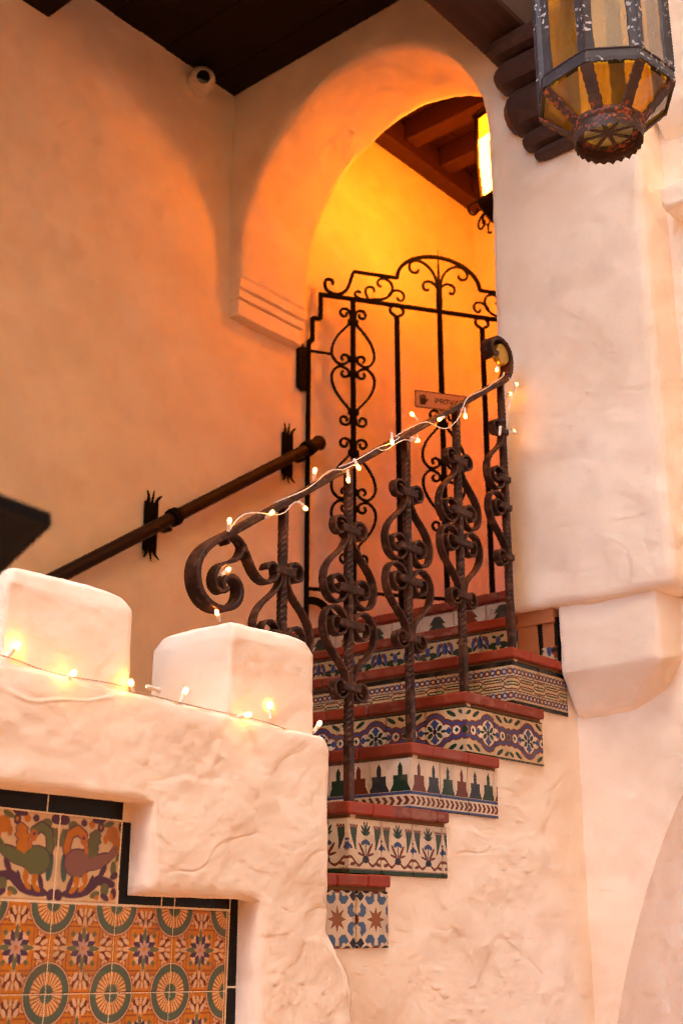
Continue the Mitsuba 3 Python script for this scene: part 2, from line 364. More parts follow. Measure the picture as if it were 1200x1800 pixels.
    c = mix(c, BODY, Mk(ell(x, y, 0.31, 0.45, 0.2, 0.16)) + Mk(leaf(x, y, 0.4, 0.4, 0.86, 0.56, 0.075)) + Mk(leaf(x, y, 0.8, 0.52, 0.95, 0.68, 0.06)))
    c = mix(c, (0.5, 0.16, 0.03), Mk(ell(x, y, 0.39, 0.73, 0.06, 0.07)) + Mk(leaf(x, y, 0.41, 0.68, 0.46, 0.56, 0.03)))
    c = mix(c, PUR, Mk(ell(x, y, 0.38, 0.75, 0.02, 0.02)))
    return wear(c, p)


def sunburst_print(p, n, uv):
    x, y = fract(uv.x + 0.5) - 0.5, fract(uv.y + 0.5) - 0.5                    # medallions sit on the tile corners
    r, a = dr.sqrt(x * x + y * y), dr.atan2(y, x)
    c = mi.Color3f(OCHRE)
    g, hh = fract(uv.x) - 0.5, fract(uv.y) - 0.5                                # flowers in the tile middles
    ag, ah = dr.abs(g), dr.abs(hh)
    big, small = dr.maximum(ag, ah), dr.minimum(ag, ah)
    PALE = (0.68, 0.44, 0.26)
    c = mix(c, RUST, Mk(dr.abs(big - 0.36) - 0.075) * Mk(dr.abs(small - 0.08) - 0.055))
    c = mix(c, PALE, Mk(leaf(big, small, 0.22, 0.0, 0.36, 0.0, 0.025)) + Mk(leaf(big, small, 0.27, 0.06, 0.36, 0.12, 0.028)) + Mk(leaf(big, small, 0.36, 0.04, 0.46, 0.09, 0.025)) + Mk(ell(big, small, 0.42, 0.0, 0.04, 0.018)))
    q = dr.sqrt(g * g + hh * hh)
    b = dr.atan2(hh, g)
    p8 = dr.abs(fract(b / (math.pi / 4) + 0.5) - 0.5) * 2
    p8b = dr.abs(fract(b / (math.pi / 4)) - 0.5) * 2
    c = mix(c, PALE, Mk(q - 0.225 + 0.05 * p8))
    c = mix(c, (0.07, 0.035, 0.085), Mk(q - 0.205 + 0.09 * p8b))
    c = mix(c, OLIVE, Mk(q - 0.27 + 0.42 * dr.abs(fract(b / (math.pi / 2) + 0.5) - 0.5) * 2) * Mk(0.09 - q) + Mk(dr.abs(q - 0.23) - 0.03) * Mk(dr.abs(fract(b / (math.pi / 2)) - 0.5) - 0.07))
    c = mix(c, (0.5, 0.3, 0.24), Mk(q - 0.115 + 0.05 * p8))
    c = mix(c, OCHRE, Mk(q - 0.028))
    c = mix(c, (0.3, 0.07, 0.02), Mk(dr.abs(big - 0.25) - 0.008) * Mk(0.06 - small) + Mk(dr.abs(dr.sqrt(dr.square(big - 0.36) + dr.square(small - 0.19)) - 0.06) - 0.009))
    c = mix(c, PALE, Mk(dr.abs(dr.sqrt(dr.square(big - 0.36) + dr.square(small - 0.17)) - 0.035) - 0.009))
    c = mix(c, (0.2, 0.06, 0.03), Mk(r - 0.356))
    c = mix(c, PALE, Mk(r - 0.345))
    c = mix(c, RUST, Mk(r - 0.33))
    c = mix(c, (0.085, 0.12, 0.08), Mk(r - 0.322))
    ray = dr.abs(fract(a / (2 * math.pi / 26)) - 0.5) * 2
    c = mix(c, mix(mix(OCHRE, RUST, 0.25), (0.7, 0.42, 0.2), Mk(ray - 0.55, 0.2)), Mk(r - 0.235))
    c = mix(c, (0.085, 0.12, 0.075), Mk(r - 0.095))
    return wear(c, p)


def glazed(fn):
    return tw(princ(proc(fn), 0.2, 0.28))


for nm, fn in (('star', star_print), ('horn', horn_print), ('castle', castle_print), ('medallion', medallion_print), ('lattice', lattice_print),
               ('vase', vase_print), ('tree', tree_print), ('bird', bird_print), ('sunburst', sunburst_print)):
    scene['tile_' + nm] = glazed(fn)


# ------------------------------------------------------------------ helpers
def numbered(key):
    if key not in scene and key not in labels:
        return key
    k = 1
    while f'{key}_{k:03d}' in scene or f'{key}_{k:03d}' in labels:
        k += 1
    return f'{key}_{k:03d}'


def say(key, label, cat=None, group=None, kind=None):
    e = labels.setdefault(key, {})
    e['label'] = label
    if cat:
        e['category'] = cat
    if group:
        e['group'] = group
    if kind:
        e['kind'] = kind
    return key


def thing(name, label, cat, group=None):
    return say(numbered(name), label, cat, group)


def put(name, mesh, mat, parent=None, smooth=False, **k):
    key = numbered(parent + '__' + name if parent else name)
    scene[key] = mesh if isinstance(mesh, dict) else mikit.ply(mesh, mat, smooth=smooth, **k)
    return key


def tm(man):
    m = man.to_mesh()
    return trimesh.Trimesh(m.vert_properties[:, :3], m.tri_verts, process=False)


def mf(mesh):
    mesh = mesh.copy()
    mesh.merge_vertices()
    return m3.Manifold(m3.Mesh(np.asarray(mesh.vertices, np.float32), np.asarray(mesh.faces, np.uint32)))


def box(x0, x1, y0, y1, z0, z1):
    b = trimesh.creation.box(extents=(x1 - x0, y1 - y0, z1 - z0))
    b.apply_translation(((x0 + x1) / 2, (y0 + y1) / 2, (z0 + z1) / 2))
    return b


def rbox(x0, x1, y0, y1, z0, z1, r=0.005):
    """A box with chamfered edges."""
    P = []
    for sx in (0, 1):
        for sy in (0, 1):
            for sz in (0, 1):
                c = np.array([x1 if sx else x0, y1 if sy else y0, z1 if sz else z0], float)
                s = np.array([-1 if sx else 1, -1 if sy else 1, -1 if sz else 1], float)
                for a in range(3):
                    P.append(c + s * r * np.array([a != k for k in range(3)]))
    return trimesh.convex.convex_hull(np.array(P))


def extrude_yz(poly, x0, x1):
    m = trimesh.creation.extrude_polygon(poly, x1 - x0, engine='earcut')
    v = m.vertices.copy()
    m.vertices = np.c_[v[:, 2] + x0, v[:, 0], v[:, 1]]
    return m


def extrude_xz(poly, y0, y1):
    m = trimesh.creation.extrude_polygon(poly, y1 - y0, engine='earcut')
    v = m.vertices.copy()
    m.vertices = np.c_[v[:, 0], y1 - v[:, 2], v[:, 1]]
    return m


def adobe(mesh, L=0.035, it=3, amp=0.004, freq=5.0, seed=1, keep=None):
    """Refines a solid, rounds its edges as a trowel does and makes its faces uneven."""
    man = mf(mesh) if isinstance(mesh, trimesh.Trimesh) else mesh
    m = tm(man.refine_to_length(L))
    m.merge_vertices()
    src = m.vertices.copy()
    if it:
        trimesh.smoothing.filter_laplacian(m, lamb=0.5, iterations=it, volume_constraint=False)
    v = m.vertices.copy()
    nrm = np.array(m.vertex_normals)
    d = (meshkit.fbm(v * freq, 3, seed) - 0.5) * 2 * amp + (meshkit.noise(v * freq * 5, seed + 9) - 0.5) * amp * 0.5
    v = v + nrm * d[:, None]
    if keep is not None:
        k = keep(src)
        v[k] = src[k]
    m.vertices = v
    return m


def rect_profile(w, t, b=None):
    b = min(w, t) * 0.2 if b is None else b
    w, t = w / 2, t / 2
    return np.array([(w - b, -t), (w, -t + b), (w, t - b), (w - b, t), (-w + b, t), (-w, t - b), (-w, -t + b), (-w + b, -t)])


def circle_profile(r, n=8):
    a = np.linspace(0, 2 * np.pi, n, endpoint=False)
    return np.c_[np.cos(a), np.sin(a)] * r


def sweep(path, prof, side=None, scale=None):
    """prof's first axis lies along side (kept fixed, made perpendicular), its second along side x tangent."""
    P = np.asarray(path, float)
    n, k = len(P), len(prof)
    t = np.gradient(P, axis=0)
    t /= np.linalg.norm(t, axis=1, keepdims=True) + 1e-12
    if side is None:
        s = np.cross(t[0], [0.31, 0.52, 0.79])
        S = []
        for q in t:
            s = s - q * (s @ q)
            s /= np.linalg.norm(s)
            S.append(s.copy())
        S = np.array(S)
    else:
        S = np.tile(np.asarray(side, float), (n, 1))
        S -= t * np.sum(S * t, 1, keepdims=True)
        S /= np.linalg.norm(S, axis=1, keepdims=True)
    N = np.cross(t, S)
    sc = np.ones(n) if scale is None else np.asarray(scale)
    V = P[:, None] + sc[:, None, None] * (prof[None, :, :1] * S[:, None] + prof[None, :, 1:] * N[:, None])
    V = V.reshape(-1, 3)
    F = []
    for i in range(n - 1):
        for j in range(k):
            a, b = i * k + j, i * k + (j + 1) % k
            F += [(a, b, a + k), (b, b + k, a + k)]
    c0, c1 = len(V), len(V) + 1
    V = np.vstack([V, P[:1], P[-1:]])
    for j in range(k):
        F += [(c0, (j + 1) % k, j), (c1, (n - 1) * k + j, (n - 1) * k + (j + 1) % k)]
    m = trimesh.Trimesh(V, np.array(F), process=False)
    if m.volume < 0:
        m.invert()
    return m


def spline(pts, n=60):
    p = np.asarray(pts, float)
    d = np.r_[0, np.cumsum(np.linalg.norm(np.diff(p, axis=0), axis=1) + 1e-9)]
    return CubicSpline(d, p)(np.linspace(0, d[-1], n))


def spiral(cx, cz, r0, r1, a0, a1, n=22):
    a, r = np.linspace(a0, a1, n), np.linspace(r0, r1, n)
    return np.c_[cx + r * np.cos(a), cz + r * np.sin(a)]


def cat(*ms):
    return trimesh.util.concatenate([m for g in ms for m in (g if isinstance(g, (list, tuple)) else [g])])


def lathe(profile, n=32, at=(0, 0, 0)):
    m = trimesh.creation.revolve(np.array(profile, float), sections=n)
    m.apply_translation(at)
    return m


# ------------------------------------------------------------------ measures of the place (X: up the stairs, Y: across them, Z: up)
G, R = 0.26826, 0.178
X2, YS, Z2 = 2.4799, 2.084, 1.914
YL, XA, XB = 3.688, 3.54, 4.0


def step_x(k):
    return X2 + (k - 2) * G


def step_z(k):
    return Z2 + (k - 2) * R


# ------------------------------------------------------------------ setting
gm = trimesh.Trimesh([(-60, -60, 0), (60, -60, 0), (60, 60, 0), (-60, 60, 0)], [(0, 1, 2), (0, 2, 3)], process=False)
put('ground', gm, 'paving')
say('ground', 'terracotta paved courtyard ground', kind='structure')

scene['bounce_peach'] = tw(princ((0.78, 0.42, 0.14), 0.85, 0.2))  # orange tone picked to tint the bounced light
cw = thing('added_bounce_building', 'unseen peach painted building added to bounce warm light and block the sky', 'building')  # added out of view, sized to bounce warm light and cut low sky
put('bounce_facade', box(-3.9, -3.7, -1.6, 4.0, 0, 2.8), 'bounce_peach', cw)
put('bounce_facade', box(-3.9, 4.2, -1.9, -1.6, 0, 12.0), 'bounce_peach', cw)

# the wall behind the stairs runs on past the arch as the hall's wall
k = put('stair_wall', adobe(box(-2.6, 5.75, YL, YL + 0.3, 0, 6.2), 0.09, 0, 0.006, 3.0, 4), 'plaster', smooth=40)
say(k, 'long rough plaster wall behind the stairs, glowing orange, carrying the dark wooden handrail', 'wall')

# arch wall with the pier on its right
aw = thing('arch_wall', 'rough plaster wall pierced by the round arch over the gate, with a whitish pier at its right', 'wall')
ang = np.linspace(0, np.pi, 49)
ac, az_, ry, rz = 2.937, 4.55, 0.676, 0.70
hole = sg.Polygon([(ac + ry, 2.0), (ac + ry, az_)] + [(ac + ry * math.cos(a), az_ + rz * math.sin(a)) for a in ang[1:-1]] + [(ac - ry, az_), (ac - ry, 2.0)])
left_cut = sg.box(3.55, 1.9, 3.9, 4.425)                      # below the impost the jamb is the stair wall itself
outer = sg.Polygon([(1.645, 2.625), (1.64, 4.2), (1.625, 6.1), (3.75, 6.1), (3.75, 2.2), (2.24, 2.2), (2.24, 2.625)])
body = outer.difference(hole).difference(left_cut).difference(sg.box(2.0, 2.0, 3.8, 2.63))
put('masonry', adobe(extrude_yz(body, XA, XB), 0.03, 2, 0.006, 4.0, 2), 'plaster', aw, smooth=40)
imp = cat(rbox(XA + 0.004, XB - 0.002, 3.616, 3.72, 4.376, 4.43, 0.006), rbox(XA + 0.01, XB - 0.006, 3.627, 3.72, 4.332, 4.3755, 0.004), rbox(XA + 0.016, XB - 0.01, 3.637, 3.72, 4.245, 4.33, 0.006))
put('impost', imp, 'plaster', aw)

# recessed wall right of the pier, with its ledges
rw = thing('recessed_wall', 'whitish plaster wall set back at the right edge, with a projecting ledge', 'wall')
put('masonry', adobe(box(3.735, 4.1, -1.58, 1.70, 2.5, 6.1), 0.06, 2, 0.005, 4.0, 6), 'plaster', rw, smooth=40)
put('ledge', adobe(rbox(3.605, 3.78, -1.1, 1.60, 3.985, 4.075, 0.006), 0.035, 1, 0.002, 6, 3), 'plaster', rw, smooth=40)
put('cornice', adobe(trimesh.convex.convex_hull([(x, y, z) for y in (-1.1, 1.63) for x, z in ((3.78, 4.30), (3.70, 4.36), (3.655, 4.42), (3.645, 4.9), (3.78, 4.9))]), 0.05, 1, 0.002, 6, 5), 'plaster', rw, smooth=40)

# lower wall with a wide archway, and the corbel that carries the pier
lw = thing('archway_wall', 'peach plaster wall below the pier, cut by the dim archway at bottom right', 'wall')
a0 = [(-0.4055 + 2.5053 * math.cos(a), 0.7255 + 2.5053 * math.sin(a)) for a in np.linspace(0.0, np.pi / 2, 40)]
opening = sg.Polygon([(2.0998, -0.5)] + a0 + [(-0.4, -0.5)])
piers = sg.Polygon([(2.2, 0), (2.2, 2.62), (-1.58, 2.62), (-1.58, 0)]).difference(opening)
put('masonry', adobe(cat([extrude_yz(g, 3.69, 4.9) for g in piers.geoms]), 0.03, 0, 0.006, 7, 8), 'plaster', lw, smooth=40)
ch = [(3.575, y, z) for y in (1.725, 2.086) for z in (2.405, 2.64)] + [(3.568, 1.745, 2.42)]
ch += [(3.72, 2.086, 2.25), (3.72, 1.90, 2.262), (3.72, 1.79, 2.31), (3.72, 1.705, 2.425), (3.72, 1.70, 2.64), (3.72, 2.086, 2.64), (3.655, 2.086, 2.285), (3.655, 1.88, 2.295)]
put('corbel', adobe(trimesh.convex.convex_hull(ch), 0.016, 1, 0.003, 8, 3), 'plaster', lw, smooth=50)
put('passage_wall', box(5.4, 5.6, -1.58, 2.4, 0, 2.62), 'plaster', lw)

ew = thing('added_daylight_screen', 'unseen plaster wall added to keep daylight out of the covered stairs', 'wall')  # added out of view to darken the covered stairs
put('masonry', box(-2.6, -2.3, 1.95, 3.69, 0, 6.1), 'plaster', ew)
put('pier', box(-2.3, 0.7, 2.0, 2.25, 0, 4.9), 'plaster', ew)  # added unseen, narrows the side opening so less daylight enters

# hall behind the arch
hw = thing('hall_wall', 'glowing orange plaster wall closing the hall behind the gate', 'wall')
put('far_face', adobe(box(5.58, 5.85, 1.3, 3.69, 2.6, 6.1), 0.08, 0, 0.006, 3, 12), 'plaster', hw, smooth=40)
put('side_face', adobe(box(4.0, 5.6, 1.35, 1.55, 2.6, 6.1), 0.09, 0, 0.005, 3, 13), 'plaster', hw, smooth=40)
k = put('hall_floor', box(3.84, 5.6, 1.5, 3.69, 2.63, 2.80), 'red_clay')
say(k, 'red clay landing floor behind the gate', kind='structure')

hc = thing('hall_ceiling', 'dark reddish timber ceiling with rafters seen through the top of the arch', 'ceiling')
for i in range(9):
    y0 = 1.56 + i * 0.237
    put('board', box(4.0, 5.58, y0, y0 + 0.232, 5.93, 5.955), 'rafter_wood', hc)
put('wall_plate', rbox(4.0, 5.575, 3.585, 3.68, 5.745, 5.90, 0.006), 'rafter_wood', hc)
for i in range(5):
    x0 = 4.10 + i * 0.33
    put('rafter', rbox(x0, x0 + 0.105, 1.56, 3.583, 5.79, 5.925, 0.006), 'rafter_wood', hc)

# porch ceiling over the stairs
pc = thing('porch_ceiling', 'almost black timber ceiling above the stairs', 'ceiling')
for i in range(41):
    x1 = 3.538 - i * 0.15
    put('plank', box(x1 - 0.146, x1, 2.0, 3.70, 5.435 + 0.003 * (i % 2), 5.47), 'ceiling_wood', pc)
put('roof_board', box(-2.6, 5.7, 1.2, 3.9, 6.12, 6.2), 'ceiling_wood', pc)
put('rim_board', box(-2.6, 3.53, 2.02, 2.06, 5.32, 6.1), 'ceiling_wood', pc)
k = put('ceiling_beam', rbox(2.30, 2.465, 2.24, 3.71, 5.205, 5.43, 0.008), 'ceiling_wood')
say(k, 'black ceiling beam at the top left corner', 'beam')

lb = thing('timber_lintel', 'purplish brown timber lintel over the stair opening, resting on its corbel rolls', 'beam')
put('timber', rbox(-2.6, 3.538, 2.015, 2.236, 4.895, 5.32, 0.01), 'painted_timber', lb)
cb = thing('carved_bracket', 'stack of dark brown rounded corbel rolls under the lintel end on the pier', 'bracket')
# each roll: (z bottom, z top, projection, left end)
for zb, zt, pr, yl in ((4.80, 4.893, 0.12, 2.18), (4.665, 4.785, 0.11, 2.165), (4.465, 4.65, 0.11, 2.135), (4.375, 4.455, 0.065, 2.075), (4.325, 4.37, 0.045, 2.035)):
    h = (zt - zb) / 2
    zc, P = (zt + zb) / 2, []
    for y, s in ((yl, 0.62), (yl - 0.03, 0.93), (yl - 0.06, 1.0), (1.86, 1.0)):
        for a in np.linspace(-np.pi / 2, np.pi / 2, 6):
            P.append((XA - (pr - h) - h * s * math.cos(a), y, zc + h * s * math.sin(a)))
        P += [(XA - 0.002, y, zc + h * s), (XA - 0.002, y, zc - h * s)]
    put('roll', trimesh.convex.convex_hull(P), 'painted_timber', cb)

# ------------------------------------------------------------------ staircase
st = thing('staircase', 'plaster staircase with patterned tile risers and red clay nosings climbing to the gate', 'staircase')
prof = [(0.06, 0.0)]
for kk in range(-8, 8):
    x0 = step_x(kk) + 0.03
    prof += [(x0, max(step_z(kk - 1) - 0.012, 0.0)), (x0, step_z(kk) - 0.012)]
prof = [q for q in prof if q[1] >= 0] + [(3.84, step_z(7) - 0.012), (3.84, 0.0)]
sp = sg.Polygon(prof).buffer(0)
put('body', adobe(extrude_xz(sp, 2.103, YL + 0.05), 0.04, 0, 0.004, 6, 21), 'plaster', st, smooth=40)


def tile_mesh(o, eu, ev, w, h, th, u0=0.0, u1=1.0, v0=0.0, v1=1.0, bev=0.0025):
    """A thin glazed tile: o its lower corner on the wall, eu along, ev up; en = outward."""
    eu, ev = np.array(eu, float), np.array(ev, float)
    en = np.cross(eu, ev)
    V, UV = [], []
    for d, i in ((0, 0), (th - bev, 0), (th, bev)):
        for a, b in ((0, 0), (1, 0), (1, 1), (0, 1)):
            uu, vv = (i if a == 0 else w - i), (i if b == 0 else h - i)
            V.append(np.array(o) + eu * uu + ev * vv + en * d)
            UV.append((u0 + (u1 - u0) * (0.002 + 0.996 * uu / w), v0 + (v1 - v0) * vv / h))
    F = [(8, 9, 10), (8, 10, 11)]
    for b in (0, 4):
        for j in range(4):
            p, q = b + j, b + (j + 1) % 4
            F += [(p, q, q + 4), (p, q + 4, p + 4)]
    return trimesh.Trimesh(V, F, process=False), np.array(UV)


def tile(parent, mat, o, eu, ev, w, h, th=0.012, name='tile', **k):
    m, uv = tile_mesh(o, eu, ev, w, h, th, **k)
    return put(name, m, mat, parent, uv=uv)


MATS = {1: 'tile_star', 2: 'tile_horn', 3: 'tile_castle', 4: 'tile_medallion', 5: 'tile_lattice', 6: 'tile_vase', 7: 'tile_tree'}
ENDX = {1: 2.652, 2: 2.919, 3: 3.184, 4: 3.453, 5: 3.622}
rng = random.Random(5)
TW, GAP, NOSE, TH = 0.15, 0.0036, 0.031, 0.137
for kk in range(1, 8):
    mat, xr, zb = MATS[kk], step_x(kk) + 0.014, step_z(kk - 1) + 0.001
    # riser tiles, facing down the stairs; the row starts at the outer corner
    nt = 11
    y1 = YS + 0.013
    for i in range(nt):
        ya, yb = y1 + i * TW, min(y1 + (i + 1) * TW - GAP, YL - 0.002)
        if yb - ya < 0.02:
            break
        if kk == 6 and i == 0:                                          # broken tiles at the outer end
            w1 = 0.058
            tile(st, 'tile_vase', (xr + 0.012, ya + w1, zb), (0, -1, 0), (0, 0, 1), w1, 0.05, u0=0.1, u1=0.45, v1=0.36, name='broken_tile')
            tile(st, 'bisque', (xr + 0.016, ya + w1 - 0.004, zb + 0.048), (0, -1, 0), (0, 0, 1), w1 - 0.01, 0.088, th=0.008, name='broken_tile')
            put('mortar', box(xr + 0.009, xr + 0.03, ya - 0.005, yb + 0.02, zb, zb + 0.15), 'black_glaze', st)
            m = trimesh.convex.convex_hull([(x, y, z) for x in (xr + 0.002, xr + 0.016) for y, z in ((ya + 0.066, zb), (yb, zb), (yb, zb + 0.137), (ya + 0.072, zb + 0.137))])
            put('broken_tile', m, 'bisque', st)
            continue
        jit = rng.uniform(0, 0.0022)
        tile(st, mat, (xr + 0.012 - jit * 0, yb, zb), (0, -1, 0), (0, 0, 1), yb - ya, TH, th=0.012 + jit, name=mat[5:] + '_tile', u0=-(i + (yb - ya) / TW) , u1=-i)
    # nosing along the riser
    y = YS + 0.0
    while y < YL - 0.05 and not (kk == 7 and y < 0):
        y2 = min(y + rng.uniform(0.17, 0.21), YL - 0.002)
        ys = y if kk < 6 else max(y, 2.24)
        if y2 > ys + 0.02:
            put('nosing', rbox(step_x(kk), step_x(kk) + 0.1, ys + (0.001 if y > YS else 0), y2 - 0.002, step_z(kk) - NOSE, step_z(kk), 0.004), 'red_clay', st)
        y = y2
    put('mortar', box(step_x(kk) + 0.02, step_x(kk) + 0.05, YS + 0.02 if kk < 6 else 2.1, YL - 0.01, step_z(kk) - 0.042, step_z(kk) - NOSE + 0.002), 'mortar', st)
    if kk == 6:
        put('mortar', box(step_x(6) + 0.012, step_x(6) + 0.05, YS + 0.016, 2.26, step_z(6) - 0.044, step_z(6) + 0.004), 'bisque', st)
    # side tiles, facing the courtyard
    if kk in ENDX:
        x = xr - 0.001
        i = 0
        w0 = 0.135 if kk in (2, 3) else 0.15
        while x < ENDX[kk] - 0.012:
            xe = min(x + w0 - GAP, ENDX[kk])
            tile(st, mat, (x, YS + 0.024, zb - 0.001), (1, 0, 0), (0, 0, 1), xe - x, TH, th=0.012 + rng.uniform(0, 0.002), name=mat[5:] + '_tile', u0=i, u1=i + (xe - x) / w0)
            x += w0
            i += 1
        x = step_x(kk) + 0.1005
        while x < ENDX[kk] - 0.02:
            xe = min(x + rng.uniform(0.12, 0.18), ENDX[kk] + 0.002)
            if ENDX[kk] - xe < 0.04:
                xe = ENDX[kk] + 0.002
            put('nosing', rbox(x, xe - 0.0025, YS, YS + 0.08, step_z(kk) - NOSE + rng.uniform(-0.001, 0.001), step_z(kk) + rng.uniform(-0.0015, 0.0005), 0.004), 'red_clay', st)
            x = xe
        put('mortar', box(step_x(kk) + 0.051, ENDX[kk] - 0.003, YS + 0.017, YS + 0.04, step_z(kk) - 0.042, step_z(kk) - NOSE + 0.002), 'mortar', st)
    else:
        x = xr

# ------------------------------------------------------------------ parapet with merlons and the tiled niche
pw = thing('parapet_wall', 'thick peach plaster parapet in front of the stairs, with two merlons and a stepped tiled niche', 'wall')
YP, ND = 1.84, 0.067
pp = sg.Polygon([(0.3, 0.0), (0.3, 2.075), (1.25, 2.052), (2.128, 2.008), (2.131, 1.60), (2.16, 1.555), (2.208, 1.50), (2.212, 0.0)])
pn = sg.Polygon([(0.85, 0.9), (0.85, 1.665), (1.1, 1.665), (1.1, 1.838), (1.617, 1.834), (1.617, 1.663), (1.913, 1.661), (1.913, 0.9)])
wall = mf(extrude_xz(pp, YP, YP + 0.27)) - mf(extrude_xz(pn, YP - 0.1, YP + ND))
put('body', adobe(wall, 0.02, 3, 0.0042, 8, 31, keep=lambda v: (v[:, 1] > YP + 0.05) & (v[:, 2] < 1.9)), 'plaster', pw, smooth=50)


def merlon(x0, x1, z0, zt, seed):
    y0, y1 = YP + 0.012, YP + 0.262
    xm, ym = (x0 + x1) / 2, (y0 + y1) / 2
    pts = [(x, y, z0) for x in (x0, x1) for y in (y0, y1)] + [(x, y, zt - 0.05) for x in (x0, x1) for y in (y0, y1)]
    pts += [(x, y, zt - 0.022) for x in (x0 + 0.012, x1 - 0.012) for y in (y0 + 0.012, y1 - 0.012)] + [(x, y, zt - 0.006) for x in (x0 + 0.04, x1 - 0.04) for y in (y0 + 0.04, y1 - 0.04)] + [(xm, ym, zt)]
    return adobe(trimesh.convex.convex_hull(pts), 0.013, 1, 0.0035, 9, seed)


put('merlon', merlon(1.255, 1.552, 2.0, 2.243, 41), 'plaster', pw, smooth=60)
put('merlon', merlon(1.818, 2.083, 1.98, 2.243, 42), 'plaster', pw, smooth=60)
put('merlon', merlon(0.69, 0.985, 2.0, 2.262, 43), 'plaster', pw, smooth=60)
rot = trimesh.transformations.rotation_matrix(math.radians(1.2), [0, 1, 0], (1.6, 1.9, 1.645))
YT = YP + ND


def niche_tile(mat, x0, z0, w, h, th=0.008, name='tile', **k):
    m, uv = tile_mesh((x0, YT + 0.006, z0), (1, 0, 0), (0, 0, 1), w, h, th, **k)
    m.apply_transform(rot)
    put(name, m, mat, pw, uv=uv)


for r in range(4):
    for c_ in range(-4, 3):
        x0 = 1.594 + (c_) * 0.1455
        w = 0.1435
        niche_tile('tile_sunburst', x0 if c_ < 2 else x0, 1.645 - 0.153 * (r + 1), w if c_ < 2 else 0.004, 0.151, th=0.008 + rng.uniform(0, 0.0012), name='sunburst_tile')
for c_ in range(-3, 0):
    niche_tile('tile_bird', 1.594 + c_ * 0.146 if False else 1.594 + c_ * 0.1455, 1.647, 0.1435, 0.151, name='bird_tile', u0=c_, u1=c_ + 1)
for x0, w in ((1.13, 0.142), (1.274, 0.142), (1.418, 0.176)):
    niche_tile('black_glaze', x0 - 0.0 + 0.022 * 0, 1.80, w, 0.034, name='border_tile')
niche_tile('black_glaze', 1.5945, 1.672, 0.04, 0.126, name='border_tile')
niche_tile('black_glaze', 1.5965, 1.647, 0.108, 0.04, name='border_tile')
niche_tile('black_glaze', 1.7065, 1.647, 0.032, 0.04, name='border_tile')
niche_tile('black_glaze', 1.7405, 1.647, 0.15, 0.04, name='border_tile')
niche_tile('black_glaze', 1.8925, 1.50, 0.04, 0.187, name='border_tile')
niche_tile('black_glaze', 1.8925, 1.345, 0.04, 0.152, name='border_tile')
niche_tile('black_glaze', 1.8925, 1.18, 0.04, 0.162, name='border_tile')
put('grout', box(1.05, 1.95, YT + 0.0055, YT + 0.0085, 0.86, 1.68), 'mortar', pw)

# ------------------------------------------------------------------ wrought-iron stair railing
ir = thing('iron_railing', 'rust brown wrought-iron stair railing with twisted posts and scrolls', 'railing')
YR = 2.134
BAND, POSTW = 0.027, 0.0235


def flat_bar(pts2, w=BAND, t=0.0075, y=YR, taper=None):
    p = np.asarray(pts2)
    return sweep(np.c_[p[:, 0], np.full(len(p), y), p[:, 1]], rect_profile(w, t), side=(0, 1, 0), scale=taper)


def s_curve(right, up, x0, zm, d=0.0, top=True):
    """A scroll beside the post: curls outward at the collar, swells, and curls inward near the middle."""
    a = spiral(0.044, 0.226, 0.0125, 0.031, math.pi - 2 * math.pi * 1.25, math.pi, 24)
    b = np.array([(0.0155, 0.19), (0.048, 0.15), (0.092, 0.108), (0.107, 0.074)])
    c_ = spiral(0.055, 0.052, 0.052, 0.015, 0.0, -2 * math.pi * 1.3, 26)
    q = spline(np.vstack([a[:-1], a[-1:], b, c_]) if top else np.vstack([[(0.0135, 0.215)], b, c_]), 90)
    q = q * [1 if right else -1, 1 if up else -1]
    return q + [x0, zm]


def twisted(x, y, z0, z1, spans, w=POSTW, pitch=0.062):
    z = np.arange(z0, z1 + 1e-6, 0.0045)
    rate = np.zeros_like(z)
    for a, b in spans:
        rate += np.clip((z - a) / 0.012, 0, 1) * np.clip((b - z) / 0.012, 0, 1)
    th = np.cumsum(np.clip(rate, 0, 1)) * 0.0045 * 2 * np.pi / pitch
    pr = rect_profile(w, w, 0.0035)
    V = []
    for zz, t in zip(z, th):
        c_, s_ = math.cos(t), math.sin(t)
        V.append(np.c_[x + pr[:, 0] * c_ - pr[:, 1] * s_, y + pr[:, 0] * s_ + pr[:, 1] * c_, np.full(8, zz)])
    n = len(z)
    V = np.vstack(V)
    F = []
    for i in range(n - 1):
        for j in range(8):
            a, b = i * 8 + j, i * 8 + (j + 1) % 8
            F += [(a, b, a + 8), (b, b + 8, a + 8)]
    for j in range(1, 7):
        F += [(0, j + 1, j), ((n - 1) * 8, (n - 1) * 8 + j, (n - 1) * 8 + j + 1)]
    return trimesh.Trimesh(V, F, process=False)


def rail_z(x):
    return 2.529 + (x - 2.064) * 0.6715


PX = [2.275, 2.541, 2.812, 3.082, 3.357]
for i, x in enumerate(PX):
    zr = rail_z(x)
    mid = zr - 0.412
    c1, c2, c3, c4 = mid + 0.222, mid + 0.05, mid - 0.05, mid - 0.222
    foot = step_z(i + 1)
    po = put('post', twisted(x, YR, foot, zr - 0.004, ((c1 + 0.03, zr - 0.06), (c2 + 0.03, c1 - 0.03), (c4 + 0.03, c3 - 0.03), (c4 - 0.16, c4 - 0.03))), 'rusty_iron', ir, smooth=35)
    for up in (True, False):
        for right in (True, False):
            if i == 4 and right:
                continue
            top = not (i == 0 and up and not right)
            put('scroll', flat_bar(s_curve(right, up, x, mid, top=top)), 'rusty_iron', po, smooth=35)
    for cz in (c1, c2, c3, c4):
        w = 0.036 if cz in (c1, c4) else 0.05
        wl, wr = (w, w) if i < 4 else (w, 0.014)
        put('collar', rbox(x - wl, x + wr, YR - 0.0195, YR + 0.0195, cz - 0.012, cz + 0.012, 0.004), 'rusty_iron', po)
